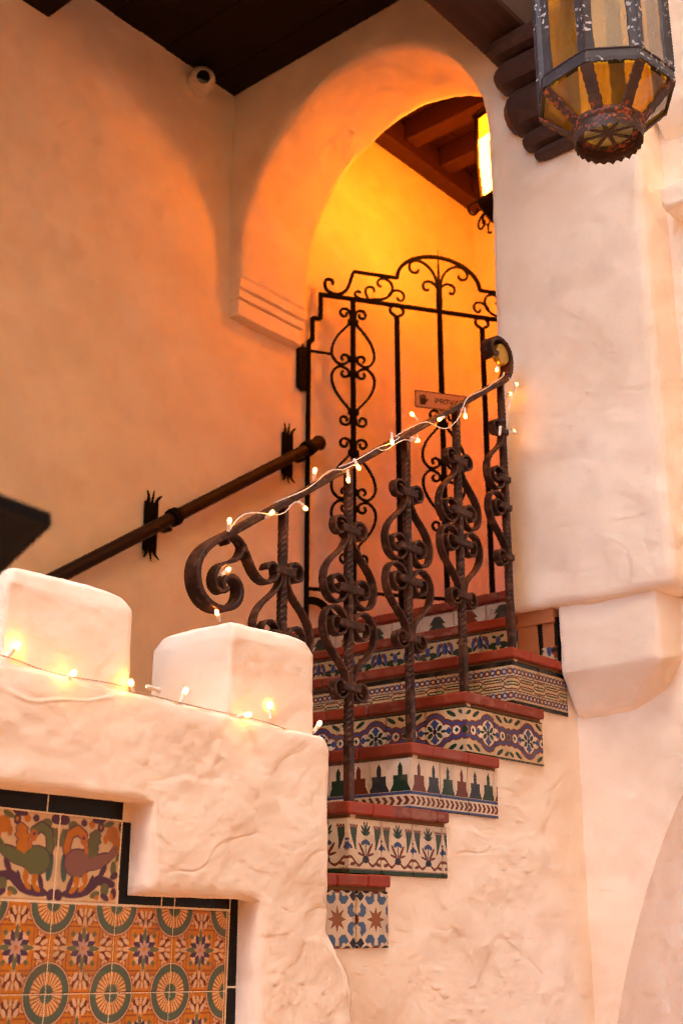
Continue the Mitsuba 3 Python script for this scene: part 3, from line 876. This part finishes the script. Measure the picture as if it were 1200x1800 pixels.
# handrail with its two volutes
top = [(3.318, 3.492), (3.304, 3.478), (3.285, 3.486), (3.284, 3.515), (3.31, 3.542), (3.352, 3.549), (3.39, 3.528), (3.405, 3.482), (3.397, 3.442), (3.375, 3.411)]
low = [(2.133, 2.576), (2.064, 2.531), (1.998, 2.485), (1.966, 2.44), (1.963, 2.396), (1.985, 2.357), (2.024, 2.339), (2.068, 2.343), (2.103, 2.366), (2.112, 2.398), (2.095, 2.423), (2.068, 2.425), (2.053, 2.405), (2.062, 2.387)]
mid_pts = [(x, rail_z(x)) for x in np.linspace(3.33, 2.2, 12)]
pth = np.vstack([spline(top + [mid_pts[0]], 46)[:-2], np.array(mid_pts), spline([mid_pts[-1]] + low, 80)[3:]])
tp = np.ones(len(pth))
tp[-30:] = np.linspace(1, 0.72, 30)
put('handrail', flat_bar(pth, 0.05, 0.0155, taper=tp), 'rusty_iron', ir, smooth=35)
scene['bulb_lit_gold'] = tw(princ((0.55, 0.34, 0.06), 0.35, 0.5, metallic=0.7))  # gold tone of the bulb-lit iron, put on an added disc
glow_disc = lathe([(0, -0.012), (0.036, -0.012), (0.039, -0.006), (0.039, 0.006), (0.036, 0.012), (0, 0.014)], 28)
glow_disc.apply_transform(trimesh.geometry.align_vectors([0, 0, 1], [0, -1, 0]))
glow_disc.apply_translation((3.358, YR - 0.004, 3.5))
say(put('added_glow_disc', glow_disc, 'bulb_lit_gold', ir, smooth=40), 'added golden disc standing for bulb light inside the top scroll of the handrail')
A = [(2.066, 2.507), (2.062, 2.517), (2.07, 2.528), (2.088, 2.533), (2.108, 2.527), (2.127, 2.508), (2.146, 2.48), (2.165, 2.456), (2.19, 2.441), (2.217, 2.441), (2.24, 2.455), (2.246, 2.477), (2.233, 2.492), (2.215, 2.49), (2.207, 2.475)]
put('scroll_arm', flat_bar(spline(A, 70), 0.034, 0.009), 'rusty_iron', ir, smooth=35)
B = [(2.122, 2.52), (2.118, 2.5), (2.1, 2.476), (2.07, 2.461), (2.043, 2.447), (2.027, 2.424), (2.026, 2.399), (2.042, 2.384), (2.062, 2.386), (2.07, 2.398)]
put('scroll_arm', flat_bar(spline(B, 60), 0.034, 0.009), 'rusty_iron', ir, smooth=35)

# ------------------------------------------------------------------ wooden handrail on the wall
wh = thing('wall_handrail', 'dark round wooden handrail on black fishtail brackets along the back wall', 'handrail')
ra, rb = np.array([1.55, YL - 0.085, 2.075]), np.array([4.085, YL - 0.085, 3.775])
ru = (rb - ra) / np.linalg.norm(rb - ra)
pole = sweep([ra, rb - ru * 0.1], circle_profile(0.027, 20))
put('pole', pole, 'dark_wood', wh, smooth=40)
prs = [(-0.15, 0.027), (-0.105, 0.027), (-0.1, 0.036), (-0.07, 0.036), (-0.065, 0.03), (-0.02, 0.031), (-0.01, 0.037), (0.0, 0.034), (0.01, 0.02)]
put('end_cap', sweep([rb + ru * a for a, _ in prs], circle_profile(1.0, 20), scale=[b for _, b in prs]), 'dark_wood', wh, smooth=40)
for bx, bz in ((3.143, 3.145), (3.942, 3.693)):
    br = put('bracket', rbox(bx - 0.035, bx + 0.035, YL - 0.014, YL - 0.003, bz - 0.105, bz + 0.1, 0.002), 'black_iron', wh)
    tails = 0
    for s in (1, -1):
        for dx, le, w in ((-0.022, 0.035, 0.019), (0.0, 0.045, 0.014), (0.024, 0.03, 0.02)):
            q = spline([(bx + dx, bz + s * 0.09), (bx + dx * 1.05, bz + s * (0.105 + le * 0.4)), (bx + dx * 1.75, bz + s * (0.105 + le))], 10)
            put('tail', sweep(np.c_[q[:, 0], np.linspace(YL - 0.009, YL - 0.022, 10), q[:, 1]], rect_profile(w, 0.007), side=(1, 0, 0), scale=np.linspace(1, 0.35, 10)), 'black_iron', br)
    cpt = ra + ru * ((bx + 0.055 - ra[0]) / ru[0])
    rp = [(-0.022, 0.03), (-0.018, 0.037), (0.0, 0.039), (0.018, 0.037), (0.022, 0.03)]
    put('ring', cat(sweep([cpt + ru * a for a, _ in rp], circle_profile(1.0, 20), scale=[b for _, b in rp]), box(bx + 0.0, bx + 0.07, YL - 0.06, YL - 0.012, cpt[2] - 0.05, cpt[2] - 0.034)), 'black_iron', br, smooth=35)

# ------------------------------------------------------------------ gate
ga = thing('iron_gate', 'black wrought-iron gate standing ajar under the arch, scrolled with a domed top', 'gate')
GH, GD = np.array([4.10, 3.655]), np.array([math.cos(math.radians(-33)), math.sin(math.radians(-33))])


def gp(pts2, off=0.0):
    p = np.asarray(pts2, float)
    nx = np.array([-GD[1], GD[0]])
    q = GH + p[:, :1] * GD + off * nx
    return np.c_[q, p[:, 1]]


GN = (-GD[1], GD[0], 0)


def g_bar(pts2, w=0.016, t=0.016, off=0.0, n=None):
    w, t = w * 1.15, t * 1.1
    p = gp(pts2 if n is None else spline(pts2, n), off)
    return sweep(p, rect_profile(t, w), side=GN)


def g_line(pts2, w=0.018):
    """Square bars through the corners of a polyline, mitred simply."""
    return cat([g_bar([a, b], w, w) for a, b in zip(pts2[:-1], pts2[1:])])


SC = 0.655
edge = [(-0.03, 2.86), (-0.03, 4.322), (-0.012, 4.322), (-0.012, 4.447), (0.028, 4.447), (0.028, 4.59)]
put('frame', g_line(edge, 0.018), 'black_iron', ga)
put('frame', g_line([(2 * SC - a, b) for a, b in edge], 0.018), 'black_iron', ga)
put('top_bar', g_bar([(0.02, 4.582), (2 * SC - 0.02, 4.582)], 0.018, 0.018), 'black_iron', ga)
put('bottom_bar', g_bar([(-0.03, 3.075), (2 * SC + 0.03, 3.075)], 0.014, 0.014), 'black_iron', ga)
for s in (1, -1):
    f = lambda q, s=s: [(2 * SC - a, b) if s < 0 else (a, b) for a, b in q]
    put('crest', g_bar(f([(0.088, 4.648), (0.082, 4.672), (0.062, 4.672), (0.05, 4.645), (0.062, 4.612), (0.1, 4.596), (0.135, 4.604), (0.165, 4.635), (0.185, 4.69), (0.2, 4.738)]), 0.014, 0.014, n=50), 'black_iron', ga)
    put('crest', g_bar(f([(0.2, 4.738), (0.432, 4.738)]), 0.015, 0.015), 'black_iron', ga)
    put('curl', g_bar(f([(0.235, 4.622), (0.215, 4.628), (0.205, 4.612), (0.222, 4.596), (0.3, 4.596), (0.36, 4.61), (0.4, 4.65), (0.4, 4.695), (0.37, 4.722), (0.335, 4.715), (0.325, 4.69), (0.345, 4.675)]), 0.0105, 0.012, n=60), 'black_iron', ga)
    put('curl', g_bar(f([(0.275, 4.6), (0.262, 4.63), (0.272, 4.66), (0.3, 4.662), (0.305, 4.64)]), 0.0095, 0.011, n=30), 'black_iron', ga)
    put('curl', g_bar(f([(0.385, 4.635), (0.42, 4.665), (0.455, 4.66), (0.465, 4.63), (0.445, 4.61), (0.43, 4.628)]), 0.0095, 0.011, n=30), 'black_iron', ga)
    put('curl', g_bar(f([(0.645, 4.72), (0.63, 4.79), (0.59, 4.838), (0.535, 4.855), (0.5, 4.83), (0.505, 4.79), (0.535, 4.785), (0.545, 4.805)]), 0.0105, 0.012, n=40), 'black_iron', ga)
    put('curl', g_bar(f([(0.648, 4.70), (0.63, 4.735), (0.595, 4.745), (0.57, 4.725), (0.578, 4.695), (0.6, 4.7)]), 0.0105, 0.012, n=30), 'black_iron', ga)
arc = [(SC - 0.225 * math.cos(a), 4.738 + 0.155 * math.sin(a)) for a in np.linspace(0, np.pi, 33)]
put('crest', g_bar(arc, 0.0165, 0.016), 'black_iron', ga)
put('spike', sweep(gp([(SC, 4.58), (SC, 4.62), (SC, 4.70), (SC, 4.76), (SC, 4.86), (SC, 4.935)]), rect_profile(0.02, 0.02), side=GN, scale=[1.0, 1.5, 1.35, 0.7, 0.4, 0.12]), 'black_iron', ga)


def g_scroll(sx, up, s0, zm):
    a = spiral(0.044, 0.17, 0.011, 0.03, math.pi - 2 * math.pi * 1.1, math.pi, 22)
    b = np.array([(0.013, 0.13), (0.04, 0.09), (0.08, 0.04), (0.106, -0.02)])
    c_ = np.array([(0.108, -0.06), (0.09, -0.095), (0.062, -0.11)])
    d = spiral(0.045, -0.075, 0.03, 0.011, -0.9, -0.9 - 2 * math.pi * 1.05, 22)
    return spline(np.vstack([a, b, c_, d[3:]]), 80) * [sx, up] + [s0, zm]


for j, s0 in enumerate((0.195, 0.425, SC, 0.885, 1.115)):
    po = put('bar', g_bar([(s0, 2.84), (s0, 4.575 if s0 in (0.195, SC, 1.115) else 4.52)], 0.021, 0.021), 'black_iron', ga)
    if j in (1, 3):
        for s in (1, -1):
            put('fork', g_bar([(s0, 4.5), (s0 + s * 0.006, 4.52), (s0 + s * 0.033, 4.54), (s0 + s * 0.035, 4.558), (s0 + s * 0.02, 4.574)], 0.012, 0.014, n=14), 'black_iron', po)
        put('twist', twisted(*(GH + s0 * GD), 3.45, 3.95, ((3.46, 3.94),), 0.024, 0.09), 'black_iron', po, smooth=30)
    else:
        zc = (4.212, 3.52) if j != 2 else (3.72,)
        for zm in zc:
            for up in (1, -1):
                for s in (1, -1):
                    put('scroll', g_bar(g_scroll(s, up, s0, zm + up * 0.115), 0.0105, 0.013), 'black_iron', po)
            for dz in (0.24, 0.04, -0.04, -0.24):
                put('collar', sweep(gp([(s0 - 0.025, zm + dz), (s0 + 0.025, zm + dz)]), rect_profile(0.026, 0.03), side=GN), 'black_iron', po)
        if j == 2:
            put('twist', twisted(*(GH + s0 * GD), 4.05, 4.5, ((4.06, 4.49),), 0.025, 0.09), 'black_iron', po, smooth=30)
put('foot_curl', g_bar([(-0.02, 3.02), (0.06, 2.99), (0.12, 2.92), (0.2, 2.9), (0.3, 2.93), (0.4, 2.9), (0.5, 2.93), (0.62, 2.9)], 0.03, 0.012, n=60), 'black_iron', ga)
put('hinge_bar', g_bar([(-0.03, 4.268), (0.09, 4.265)], 0.01, 0.012), 'black_iron', ga)
hp = put('hinge_plate', rbox(4.0, 4.062, YL - 0.02, YL - 0.003, 4.06, 4.27, 0.003), 'black_iron', ga)
put('hinge_tail', cat([rbox(4.004 + d, 4.018 + d, YL - 0.018, YL - 0.005, 4.25, 4.288 - abs(d - 0.02) * 0.5, 0.002) for d in (0.0, 0.02, 0.04)] + [rbox(4.004 + d, 4.018 + d, YL - 0.018, YL - 0.005, 4.04 + abs(d - 0.02) * 0.4, 4.07, 0.002) for d in (0.0, 0.02, 0.04)]), 'black_iron', hp)

# sign hung on the gate
sn = thing('notice_sign', 'small tan PRIVATE sign with a black hand symbol hung on the gate', 'sign')
so = GH + 0.505 * GD
M = np.eye(4)
M[:3, 0], M[:3, 1], M[:3, 2] = (*GD, 0), (0, 0, 1), np.cross((*GD, 0), (0, 0, 1))
M[:3, 3] = (*(so + M[:2, 2] * 0.016), 4.03)


def on_sign(poly, h):
    m = trimesh.creation.extrude_polygon(poly, h, engine='earcut')
    return m


plate = sg.box(0, 0, 0.275, 0.092).buffer(-0.01).buffer(0.01)


def sign_put(name, mesh, z, mat):
    mesh.apply_translation((0, 0, z))
    mesh.apply_transform(M)
    put(name, mesh, mat, sn)


sign_put('plate', on_sign(plate, 0.003), 0.0, 'sign_face')
sign_put('border', on_sign(plate.buffer(-0.001).difference(plate.buffer(-0.0055)), 0.0008), 0.003, 'sign_black')
sign_put('lettering', meshkit.text_mesh('PRIVATE', 0.026, 0.0008, bold=True).apply_transform(np.diag([0.155 / 0.118 * 0.92, 1, 1, 1])).apply_translation((0.102, 0.033, 0)), 0.003, 'sign_black')
palm = sg.box(0.028, 0.02, 0.055, 0.048).buffer(0.002)
hand = palm.union(sg.LineString([(0.05, 0.03), (0.064, 0.044), (0.068, 0.05)]).buffer(0.0042))
for i, (fx, fl) in enumerate(((0.029, 0.064), (0.0375, 0.069), (0.046, 0.07), (0.0545, 0.066))):
    hand = hand.union(sg.LineString([(fx, 0.045), (fx, fl)]).buffer(0.0033))
sign_put('hand_symbol', on_sign(hand, 0.0008), 0.003, 'sign_black')

# ------------------------------------------------------------------ lit lantern in the hall
hl = thing('hall_lantern', 'lit wrought-iron lantern glowing behind the pier inside the arch', 'lantern')
LC = np.array([4.55, 2.846])
hexa = lambda r, z, ph=0.3: np.array([(LC[0] + r * math.cos(ph + i * math.pi / 3), LC[1] + r * math.sin(ph + i * math.pi / 3), z) for i in range(6)])


def ring_loft(rings):
    n = len(rings[0])
    V, F = np.vstack(rings), []
    for i in range(len(rings) - 1):
        for j in range(n):
            a, b = i * n + j, i * n + (j + 1) % n
            F += [(a, b, b + n), (a, b + n, a + n)]
    return trimesh.Trimesh(V, F, process=False)


key = put('glass', ring_loft([hexa(0.082, 5.0), hexa(0.095, 5.2), hexa(0.0935, 5.34)]), 'white_cable', hl)
scene[key]['emitter'] = {'type': 'area', 'radiance': rgb(*LAMP), 'sampling_weight': 14.0}
key = put('upper_glass', ring_loft([hexa(0.0935, 5.342), hexa(0.092, 5.46)]), 'white_cable', hl)
scene[key]['emitter'] = {'type': 'area', 'radiance': rgb(*[v * q for v, q in zip(LAMP, (0.08, 0.05, 0.01))])}
for i in range(6):
    put('post', sweep([hexa(0.098 + 0.0, 4.98)[i], hexa(0.108, 5.2)[i], hexa(0.105, 5.48)[i]], circle_profile(0.009, 6)), 'black_iron', hl)
put('roof', cat(trimesh.convex.convex_hull(np.vstack([hexa(0.13, 5.475), hexa(0.03, 5.58)])), lathe([(0, 5.57), (0.03, 5.57), (0.012, 5.66), (0, 5.66)], 12, (*LC, 0))), 'black_iron', hl)
put('base', trimesh.convex.convex_hull(np.vstack([hexa(0.112, 4.995), hexa(0.108, 4.96), hexa(0.05, 4.885), hexa(0.02, 4.85)])), 'black_iron', hl)
for i in range(6):
    d = np.array([math.cos(0.3 + i * math.pi / 3), math.sin(0.3 + i * math.pi / 3)])
    q = spline([(0.1, 4.985), (0.145, 4.965), (0.16, 4.93), (0.14, 4.905), (0.118, 4.92), (0.12, 4.945)], 30)
    put('curl', sweep(np.c_[LC + q[:, :1] * d, q[:, 1]], circle_profile(0.006, 6)), 'black_iron', hl)
    q = spline([(0.07, 4.92), (0.092, 4.885), (0.085, 4.855), (0.068, 4.858)], 16)
    put('curl', sweep(np.c_[LC + q[:, :1] * d, q[:, 1]], circle_profile(0.005, 6)), 'black_iron', hl)
put('chain', sweep([(*LC, 5.65), (*LC, 5.92)], circle_profile(0.008, 6)), 'black_iron', hl)
q = spline([(0.0, 4.86), (0.055, 4.79), (0.105, 4.70), (0.11, 4.675), (0.09, 4.665), (0.085, 4.69)], 30)
put('tail', sweep(np.c_[LC[0] + q[:, 0] * 0.25, LC[1] - q[:, 0] * 0.5, q[:, 1]], circle_profile(0.006, 6)), 'black_iron', hl)
q = spline([(0.02, 4.73), (0.0, 4.72), (-0.01, 4.70), (0.01, 4.683), (0.035, 4.69), (0.04, 4.715), (0.02, 4.715)], 30)
put('tail', sweep(np.c_[LC[0] + q[:, 0] * 0.5, LC[1] + 0.02 - q[:, 0] * 0.8, q[:, 1]], circle_profile(0.005, 6)), 'black_iron', hl)

# ------------------------------------------------------------------ octagonal lantern hanging in the courtyard
ol = thing('hanging_lantern', 'octagonal amber glass lantern with flecked grey metal frame hanging at top right', 'lantern')
OC, OPH, OR = np.array([1.8702, 0.9227]), 2.58287, 0.13
ZR, ZG = 3.116, 3.139


def octo(r, z, h=0.0):
    return np.array([(OC[0] + r * math.cos(OPH + (i + h) * math.pi / 4), OC[1] + r * math.sin(OPH + (i + h) * math.pi / 4), z) for i in range(8)])


def jag(p0, p1, amp, n, seed):
    r = np.random.default_rng(seed)
    return [p0 + (p1 - p0) * t + np.array([0, 0, -1.0]) * amp * r.random() for t in np.linspace(0, 1, n)]


ZT = 3.60
for i in range(8):
    j = (i + 1) % 8
    key = put('pane', ring_loft([octo(OR * 0.965, ZG)[[i, j]], octo(OR * 0.965, ZT)[[i, j]]]), 'pale_glass' if i in (1, 2) else 'amber_glass', ol)  # two amber panes made pale: sky reflection put into their colour
    a, b = octo(OR * 0.965, ZR - 0.006)[[i, j]], octo(0.064, 3.05)[[i, j]]
    put('lower_pane', trimesh.Trimesh(np.vstack([a, b]), [(0, 1, 3), (0, 3, 2)], process=False), 'amber_glass', ol)
    # corner post: two flanges meeting on a ridge
    c0, c1 = octo(OR, ZG - 0.004)[i], octo(OR, ZT)[i]
    pl_, pr_ = octo(OR, ZG - 0.004)[i - 1] - c0, octo(OR, ZG - 0.004)[j] - c0
    pl_, pr_ = pl_ / np.linalg.norm(pl_), pr_ / np.linalg.norm(pr_)
    out = np.r_[c0[:2] - OC, 0] / OR
    V, F = [], []
    rg = np.random.default_rng(70 + i)
    nz = 22
    for q in range(nz):
        cz = c0 + (c1 - c0) * q / (nz - 1)
        wl, wr = 0.0165 + rg.uniform(-0.0015, 0.0015), 0.0165 + rg.uniform(-0.0015, 0.0015)
        V += [cz + pl_ * wl, cz + out * 0.0015 + pl_ * 0.003, cz + out * 0.005, cz + out * 0.0015 + pr_ * 0.003, cz + pr_ * wr, cz + pr_ * wr - out * 0.006, cz - out * 0.008, cz + pl_ * wl - out * 0.006]
    for q in range(nz - 1):
        for s in range(8):
            a_, b_ = q * 8 + s, q * 8 + (s + 1) % 8
            F += [(a_, b_, b_ + 8), (a_, b_ + 8, a_ + 8)]
    put('corner_post', trimesh.Trimesh(np.array(V), F, process=False), 'flecked_zinc', ol)
    # lower rib
    ra_, rb_ = octo(OR * 0.985, ZR - 0.004)[i], octo(0.067, 3.052)[i]
    tdir = np.cross(rb_ - ra_, np.r_[c0[:2] - OC, 0])
    rg = np.random.default_rng(90 + i)
    put('rib', sweep([ra_ + (rb_ - ra_) * t for t in np.linspace(0, 1, 16)], rect_profile(0.023, 0.005), side=tdir, scale=rg.uniform(0.85, 1.12, 16)), 'rusted_lead', ol)
# the band around the rim, its lower edge ragged, and the fine bead above it
rings = []
for z, r in ((ZG, OR * 0.985), (ZG, OR * 1.012), (ZR + 0.004, OR * 1.03)):
    o8 = octo(r, z)
    rings.append(np.vstack([o8[i] + (o8[(i + 1) % 8] - o8[i]) * np.linspace(0, 1, 14)[:-1, None] for i in range(8)]))
rg = np.random.default_rng(3)
lowr = rings[-1].copy()
lowr[:, 2] = ZR - 0.002 - rg.random(len(lowr)) * 0.004
inn = lowr.copy()
inn[:, :2] = OC + (inn[:, :2] - OC) * 0.97
top_in = rings[0].copy()
top_in[:, :2] = OC + (top_in[:, :2] - OC) * 0.95
put('rim_band', ring_loft([top_in] + rings + [lowr, inn, top_in]), 'flecked_zinc', ol)
bead = np.vstack([octo(OR * 1.015, ZG + 0.001), octo(OR * 1.015, ZG + 0.001)[:1]])
put('bead', cat([sweep(bead[i:i + 2], circle_profile(0.0022, 6)) for i in range(8)]), 'flecked_zinc', ol)
# bottom ring with saw-toothed collar and spoked rose
nr = 48
aa = np.linspace(0, 2 * np.pi, nr, endpoint=False)
circ = lambda r, z: np.c_[OC[0] + r * np.cos(aa), OC[1] + r * np.sin(aa), np.zeros(nr) + z]
teeth = circ(0.064, 3.022)
teeth[:, 2] -= np.where(np.arange(nr) % 2, 0.0065, 0.0) + rg.random(nr) * 0.003
put('collar', ring_loft([circ(0.060, 3.058), circ(0.069, 3.056), circ(0.071, 3.046), circ(0.066, 3.04), teeth, circ(0.061, 3.025), circ(0.060, 3.058)]), 'rusted_lead', ol)
put('rose_glass', ring_loft([circ(0.060, 3.046), circ(0.0005, 3.046)]), 'pale_glass', ol)
put('rose_ring', ring_loft([circ(0.060, 3.041), circ(0.046, 3.041), circ(0.046, 3.044), circ(0.060, 3.044), circ(0.060, 3.041)]), 'rusted_lead', ol)
put('spokes', cat([sweep([(OC[0], OC[1], 3.0415), (OC[0] + 0.05 * math.cos(t), OC[1] + 0.05 * math.sin(t), 3.0415)], rect_profile(0.0075, 0.002), side=(-math.sin(t), math.cos(t), 0)) for t in np.arange(8) * math.pi / 4 + 0.2]), 'rusted_lead', ol)
put('roof', cat(trimesh.convex.convex_hull(np.vstack([octo(0.165, 3.6), octo(0.16, 3.62), octo(0.04, 3.75)])), lathe([(0, 3.74), (0.035, 3.74), (0.02, 3.83), (0, 3.84)], 16, (*OC, 0))), 'flecked_zinc', ol)
put('chain', sweep([(*OC, 3.83), (*OC, 5.6)], circle_profile(0.008, 6)), 'black_iron', ol)
k = put('lantern_arm', cat(sweep([(OC[0] - 0.06, OC[1] - 0.02, 5.6), (3.0, 1.5, 5.62), (3.75, 1.62, 5.62)], circle_profile(0.018, 8)), box(3.5, 3.545, 1.645, 1.75, 5.55, 5.72)), 'black_iron')
say(k, 'black iron arm that carries the hanging lantern', 'bracket')

# ------------------------------------------------------------------ security camera
sc_ = thing('security_camera', 'off-white dome security camera high on the wall under the dark ceiling', 'camera')
cp = np.array([3.289, YL, 5.352])
dirc = np.array([-0.55, -0.75, -0.3])
dirc = dirc / np.linalg.norm(dirc)


def along(prof, d, at, n=28):
    m = lathe(prof, n)
    m.apply_transform(trimesh.geometry.align_vectors([0, 0, 1], d))
    m.apply_translation(at)
    return m


put('mount', along([(0, 0), (0.062, 0), (0.064, 0.012), (0.062, 0.045), (0, 0.045)], np.array([0, -1, 0.0]), cp), 'off_white_plastic', sc_, smooth=40)
put('dome', along([(0, -0.02), (0.052, -0.02), (0.06, 0.0), (0.06, 0.035), (0.052, 0.055), (0.034, 0.068), (0.032, 0.066), (0, 0.066)], dirc, cp + np.array([0, -0.04, 0])), 'off_white_plastic', sc_, smooth=40)
put('lens', along([(0, 0.06), (0.031, 0.06), (0.031, 0.0675), (0.02, 0.071), (0, 0.072)], dirc, cp + np.array([0, -0.04, 0])), 'lens_black', sc_, smooth=40)
put('cable', sweep([cp + [-0.015, -0.012, 0.05], cp + [-0.018, -0.012, 0.075], cp + [-0.016, -0.012, 0.1]], circle_profile(0.004, 6)), 'off_white_plastic', sc_)


# ------------------------------------------------------------------ strings of fairy lights
def cable_mesh(pts, n, r=0.0014, seed=0):
    p = spline(pts, n)
    t = np.linspace(0, 1, n) * len(pts) * 26
    out = []
    for ph in (0, np.pi):
        q = p.copy()
        q[:, 1] += np.cos(t + ph) * r * 0.8
        q[:, 2] += np.sin(t + ph) * r * 0.8
        out.append(sweep(q, circle_profile(r * 0.8, 6)))
    return cat(out)


def bulb(parent, at, d, lit=True):
    d = np.array(d, float) / np.linalg.norm(d)
    at = np.array(at, float)
    s = put('socket', along([(0, -0.022), (0.0042, -0.022), (0.005, -0.004), (0.004, 0.0), (0, 0.0)], d, at, 10), 'white_cable', parent, smooth=40)
    b = put('bulb', along([(0, -0.001), (0.004, 0.0), (0.0058, 0.0065), (0.0046, 0.013), (0.0, 0.016)], d, at, 10), 'white_cable', parent, smooth=True)
    if lit:
        scene[b]['emitter'] = {'type': 'area', 'radiance': rgb(*BULB)}
    else:
        say(b, 'unlit white bulb')


ls = thing('fairy_lights', 'white string of lit fairy lights wound along the iron handrail', 'string lights')
yo = YR - 0.031
rp_ = lambda x, dz=0.0, y=yo: (x, y, rail_z(x) + dz)
c1 = [(3.40, 2.155, 3.40), (3.375, 2.13, 3.437), (3.345, 2.11, 3.415), rp_(3.27, 0.018), rp_(3.18, 0.014), rp_(3.10, 0.012), rp_(3.06, -0.03), rp_(3.02, -0.047), rp_(2.97, -0.043), rp_(2.90, 0.0), rp_(2.83, 0.02), rp_(2.76, 0.012, YR), rp_(2.74, 0.012), rp_(2.69, 0.008), rp_(2.66, 0.013), rp_(2.57, 0.015), rp_(2.5, 0.017, YR)]
put('cable', cable_mesh(c1, 420), 'white_cable', ls, smooth=40)
c2 = [rp_(2.83, -0.012), (2.80, 2.09, 2.993), (2.75, 2.088, 2.985), rp_(2.70, -0.005), rp_(2.64, 0.012)]
put('cable', cable_mesh(c2, 120), 'white_cable', ls, smooth=40)
c3 = [(2.545, 2.10, 2.842), (2.515, 2.094, 2.838), (2.47, 2.094, 2.812), (2.43, 2.094, 2.80), rp_(2.37, 0.016), rp_(2.31, 0.012), rp_(2.24, 0.016, YR)]
put('cable', cable_mesh(c3, 160), 'white_cable', ls, smooth=40)
c4 = [(2.315, 2.094, 2.655), (2.27, 2.09, 2.662), (2.23, 2.085, 2.625), (2.18, 2.085, 2.605), (2.13, 2.098, 2.60), (2.08, 2.1, 2.575), rp_(2.05, 0.014)]
put('cable', cable_mesh(c4, 160), 'white_cable', ls, smooth=40)
c5 = [(3.352, 2.095, 3.40), (3.385, 2.09, 3.36), (3.365, 2.09, 3.33), (3.338, 2.092, 3.28), (3.335, 2.1, 3.22)]
put('cable', cable_mesh(c5, 100), 'white_cable', ls, smooth=40)
for at, d in [((3.35, 2.14, 3.45), (-.2, 0, -1)), ((3.495, 2.185, 3.415), (1, .2, .4)), ((3.475, 2.165, 3.262), (1, .3, .1)), ((3.40, 2.10, 3.392), (1, 0, .6)), ((3.072, 2.09, 3.172), (.1, 0, -1)), ((2.93, 2.085, 3.11), (-.8, 0, -.5)), ((2.795, 2.09, 3.078), (-1, 0, .4)), ((2.80, 2.085, 3.00), (1, 0, 0)), ((2.682, 2.085, 2.963), (.1, 0, -1)),
              ((2.35, 2.092, 2.768), (-.4, -.5, .6)), ((2.528, 2.09, 2.84), (.3, -.3, -.8)), ((2.483, 2.086, 2.79), (.1, 0, -1)), ((2.30, 2.085, 2.657), (1, 0, -.4)), ((2.172, 2.082, 2.604), (-.2, -.8, .2)), ((2.04, 2.095, 2.549), (-.4, -.5, .6)), ((2.025, 2.11, 2.318), (-.4, -.2, .3)), ((2.06, 2.12, 2.436), (.6, 0, .5))]:
    bulb(ls, at, d)
for at, d in [((3.352, 2.085, 3.195), (1, 0, .2)), ((3.29, 2.10, 3.19), (.2, 0, 1))]:
    bulb(ls, at, d, False)

lp = thing('fairy_lights', 'white string of lit fairy lights along the foot of the merlons on the parapet', 'string lights')
topz = lambda x: 2.052 - (x - 1.25) * 0.05
pp_ = [(0.7, 1.846, topz(0.7) + 0.004)]
for i, x in enumerate(np.linspace(0.85, 2.10, 16)):
    pp_.append((x, 1.846 + 0.006 * math.sin(i * 2.3), topz(x) + 0.001 + 0.003 * math.sin(i * 1.7)))
put('cable', cable_mesh(pp_, 420, 0.0009), 'wire', lp, smooth=40)
for at, d in [((1.276, 1.842, 2.073), (.5, -.2, .8)), ((1.397, 1.832, 2.043), (-.3, -1, .2)), ((1.545, 1.84, 2.047), (-.6, -.5, .3)), ((1.69, 1.85, 2.05), (.5, 0, 1)), ((1.847, 1.832, 2.025), (.2, -1, .1)), ((1.936, 1.845, 2.052), (0, 0, 1)), ((2.107, 1.86, 2.037), (.7, 0, .8)), ((1.01, 1.84, 2.07), (.3, -.4, .8))]:
    bulb(lp, at, d)
bulb(lp, (1.606, 1.842, 2.047), (1, 0, -0.1), False)

# ------------------------------------------------------------------ dark bowl close to the camera
fb = thing('garden_lamp', 'blurred black hexagonal lamp hood in the foreground at the left edge', 'lamp')
bc = np.array([0.495, 1.053, 0.0])
ph = math.atan2(0.8794 - 1.053, 0.6353 - 0.495)
hx = lambda r, z: np.array([(bc[0] + r * math.cos(ph + i * math.pi / 3), bc[1] + r * math.sin(ph + i * math.pi / 3), z) for i in range(6)])
put('hood', ring_loft([hx(0.001, 2.03), hx(0.05, 2.012), hx(0.223, 1.953), hx(0.225, 1.941), hx(0.218, 1.941), hx(0.05, 1.998), hx(0.001, 2.012)]), 'black_iron', fb)
put('post', lathe([(0, 0), (0.1, 0), (0.1, 0.02), (0.014, 0.04), (0.013, 2.0), (0, 2.001)], 20, bc), 'black_iron', fb, smooth=30)
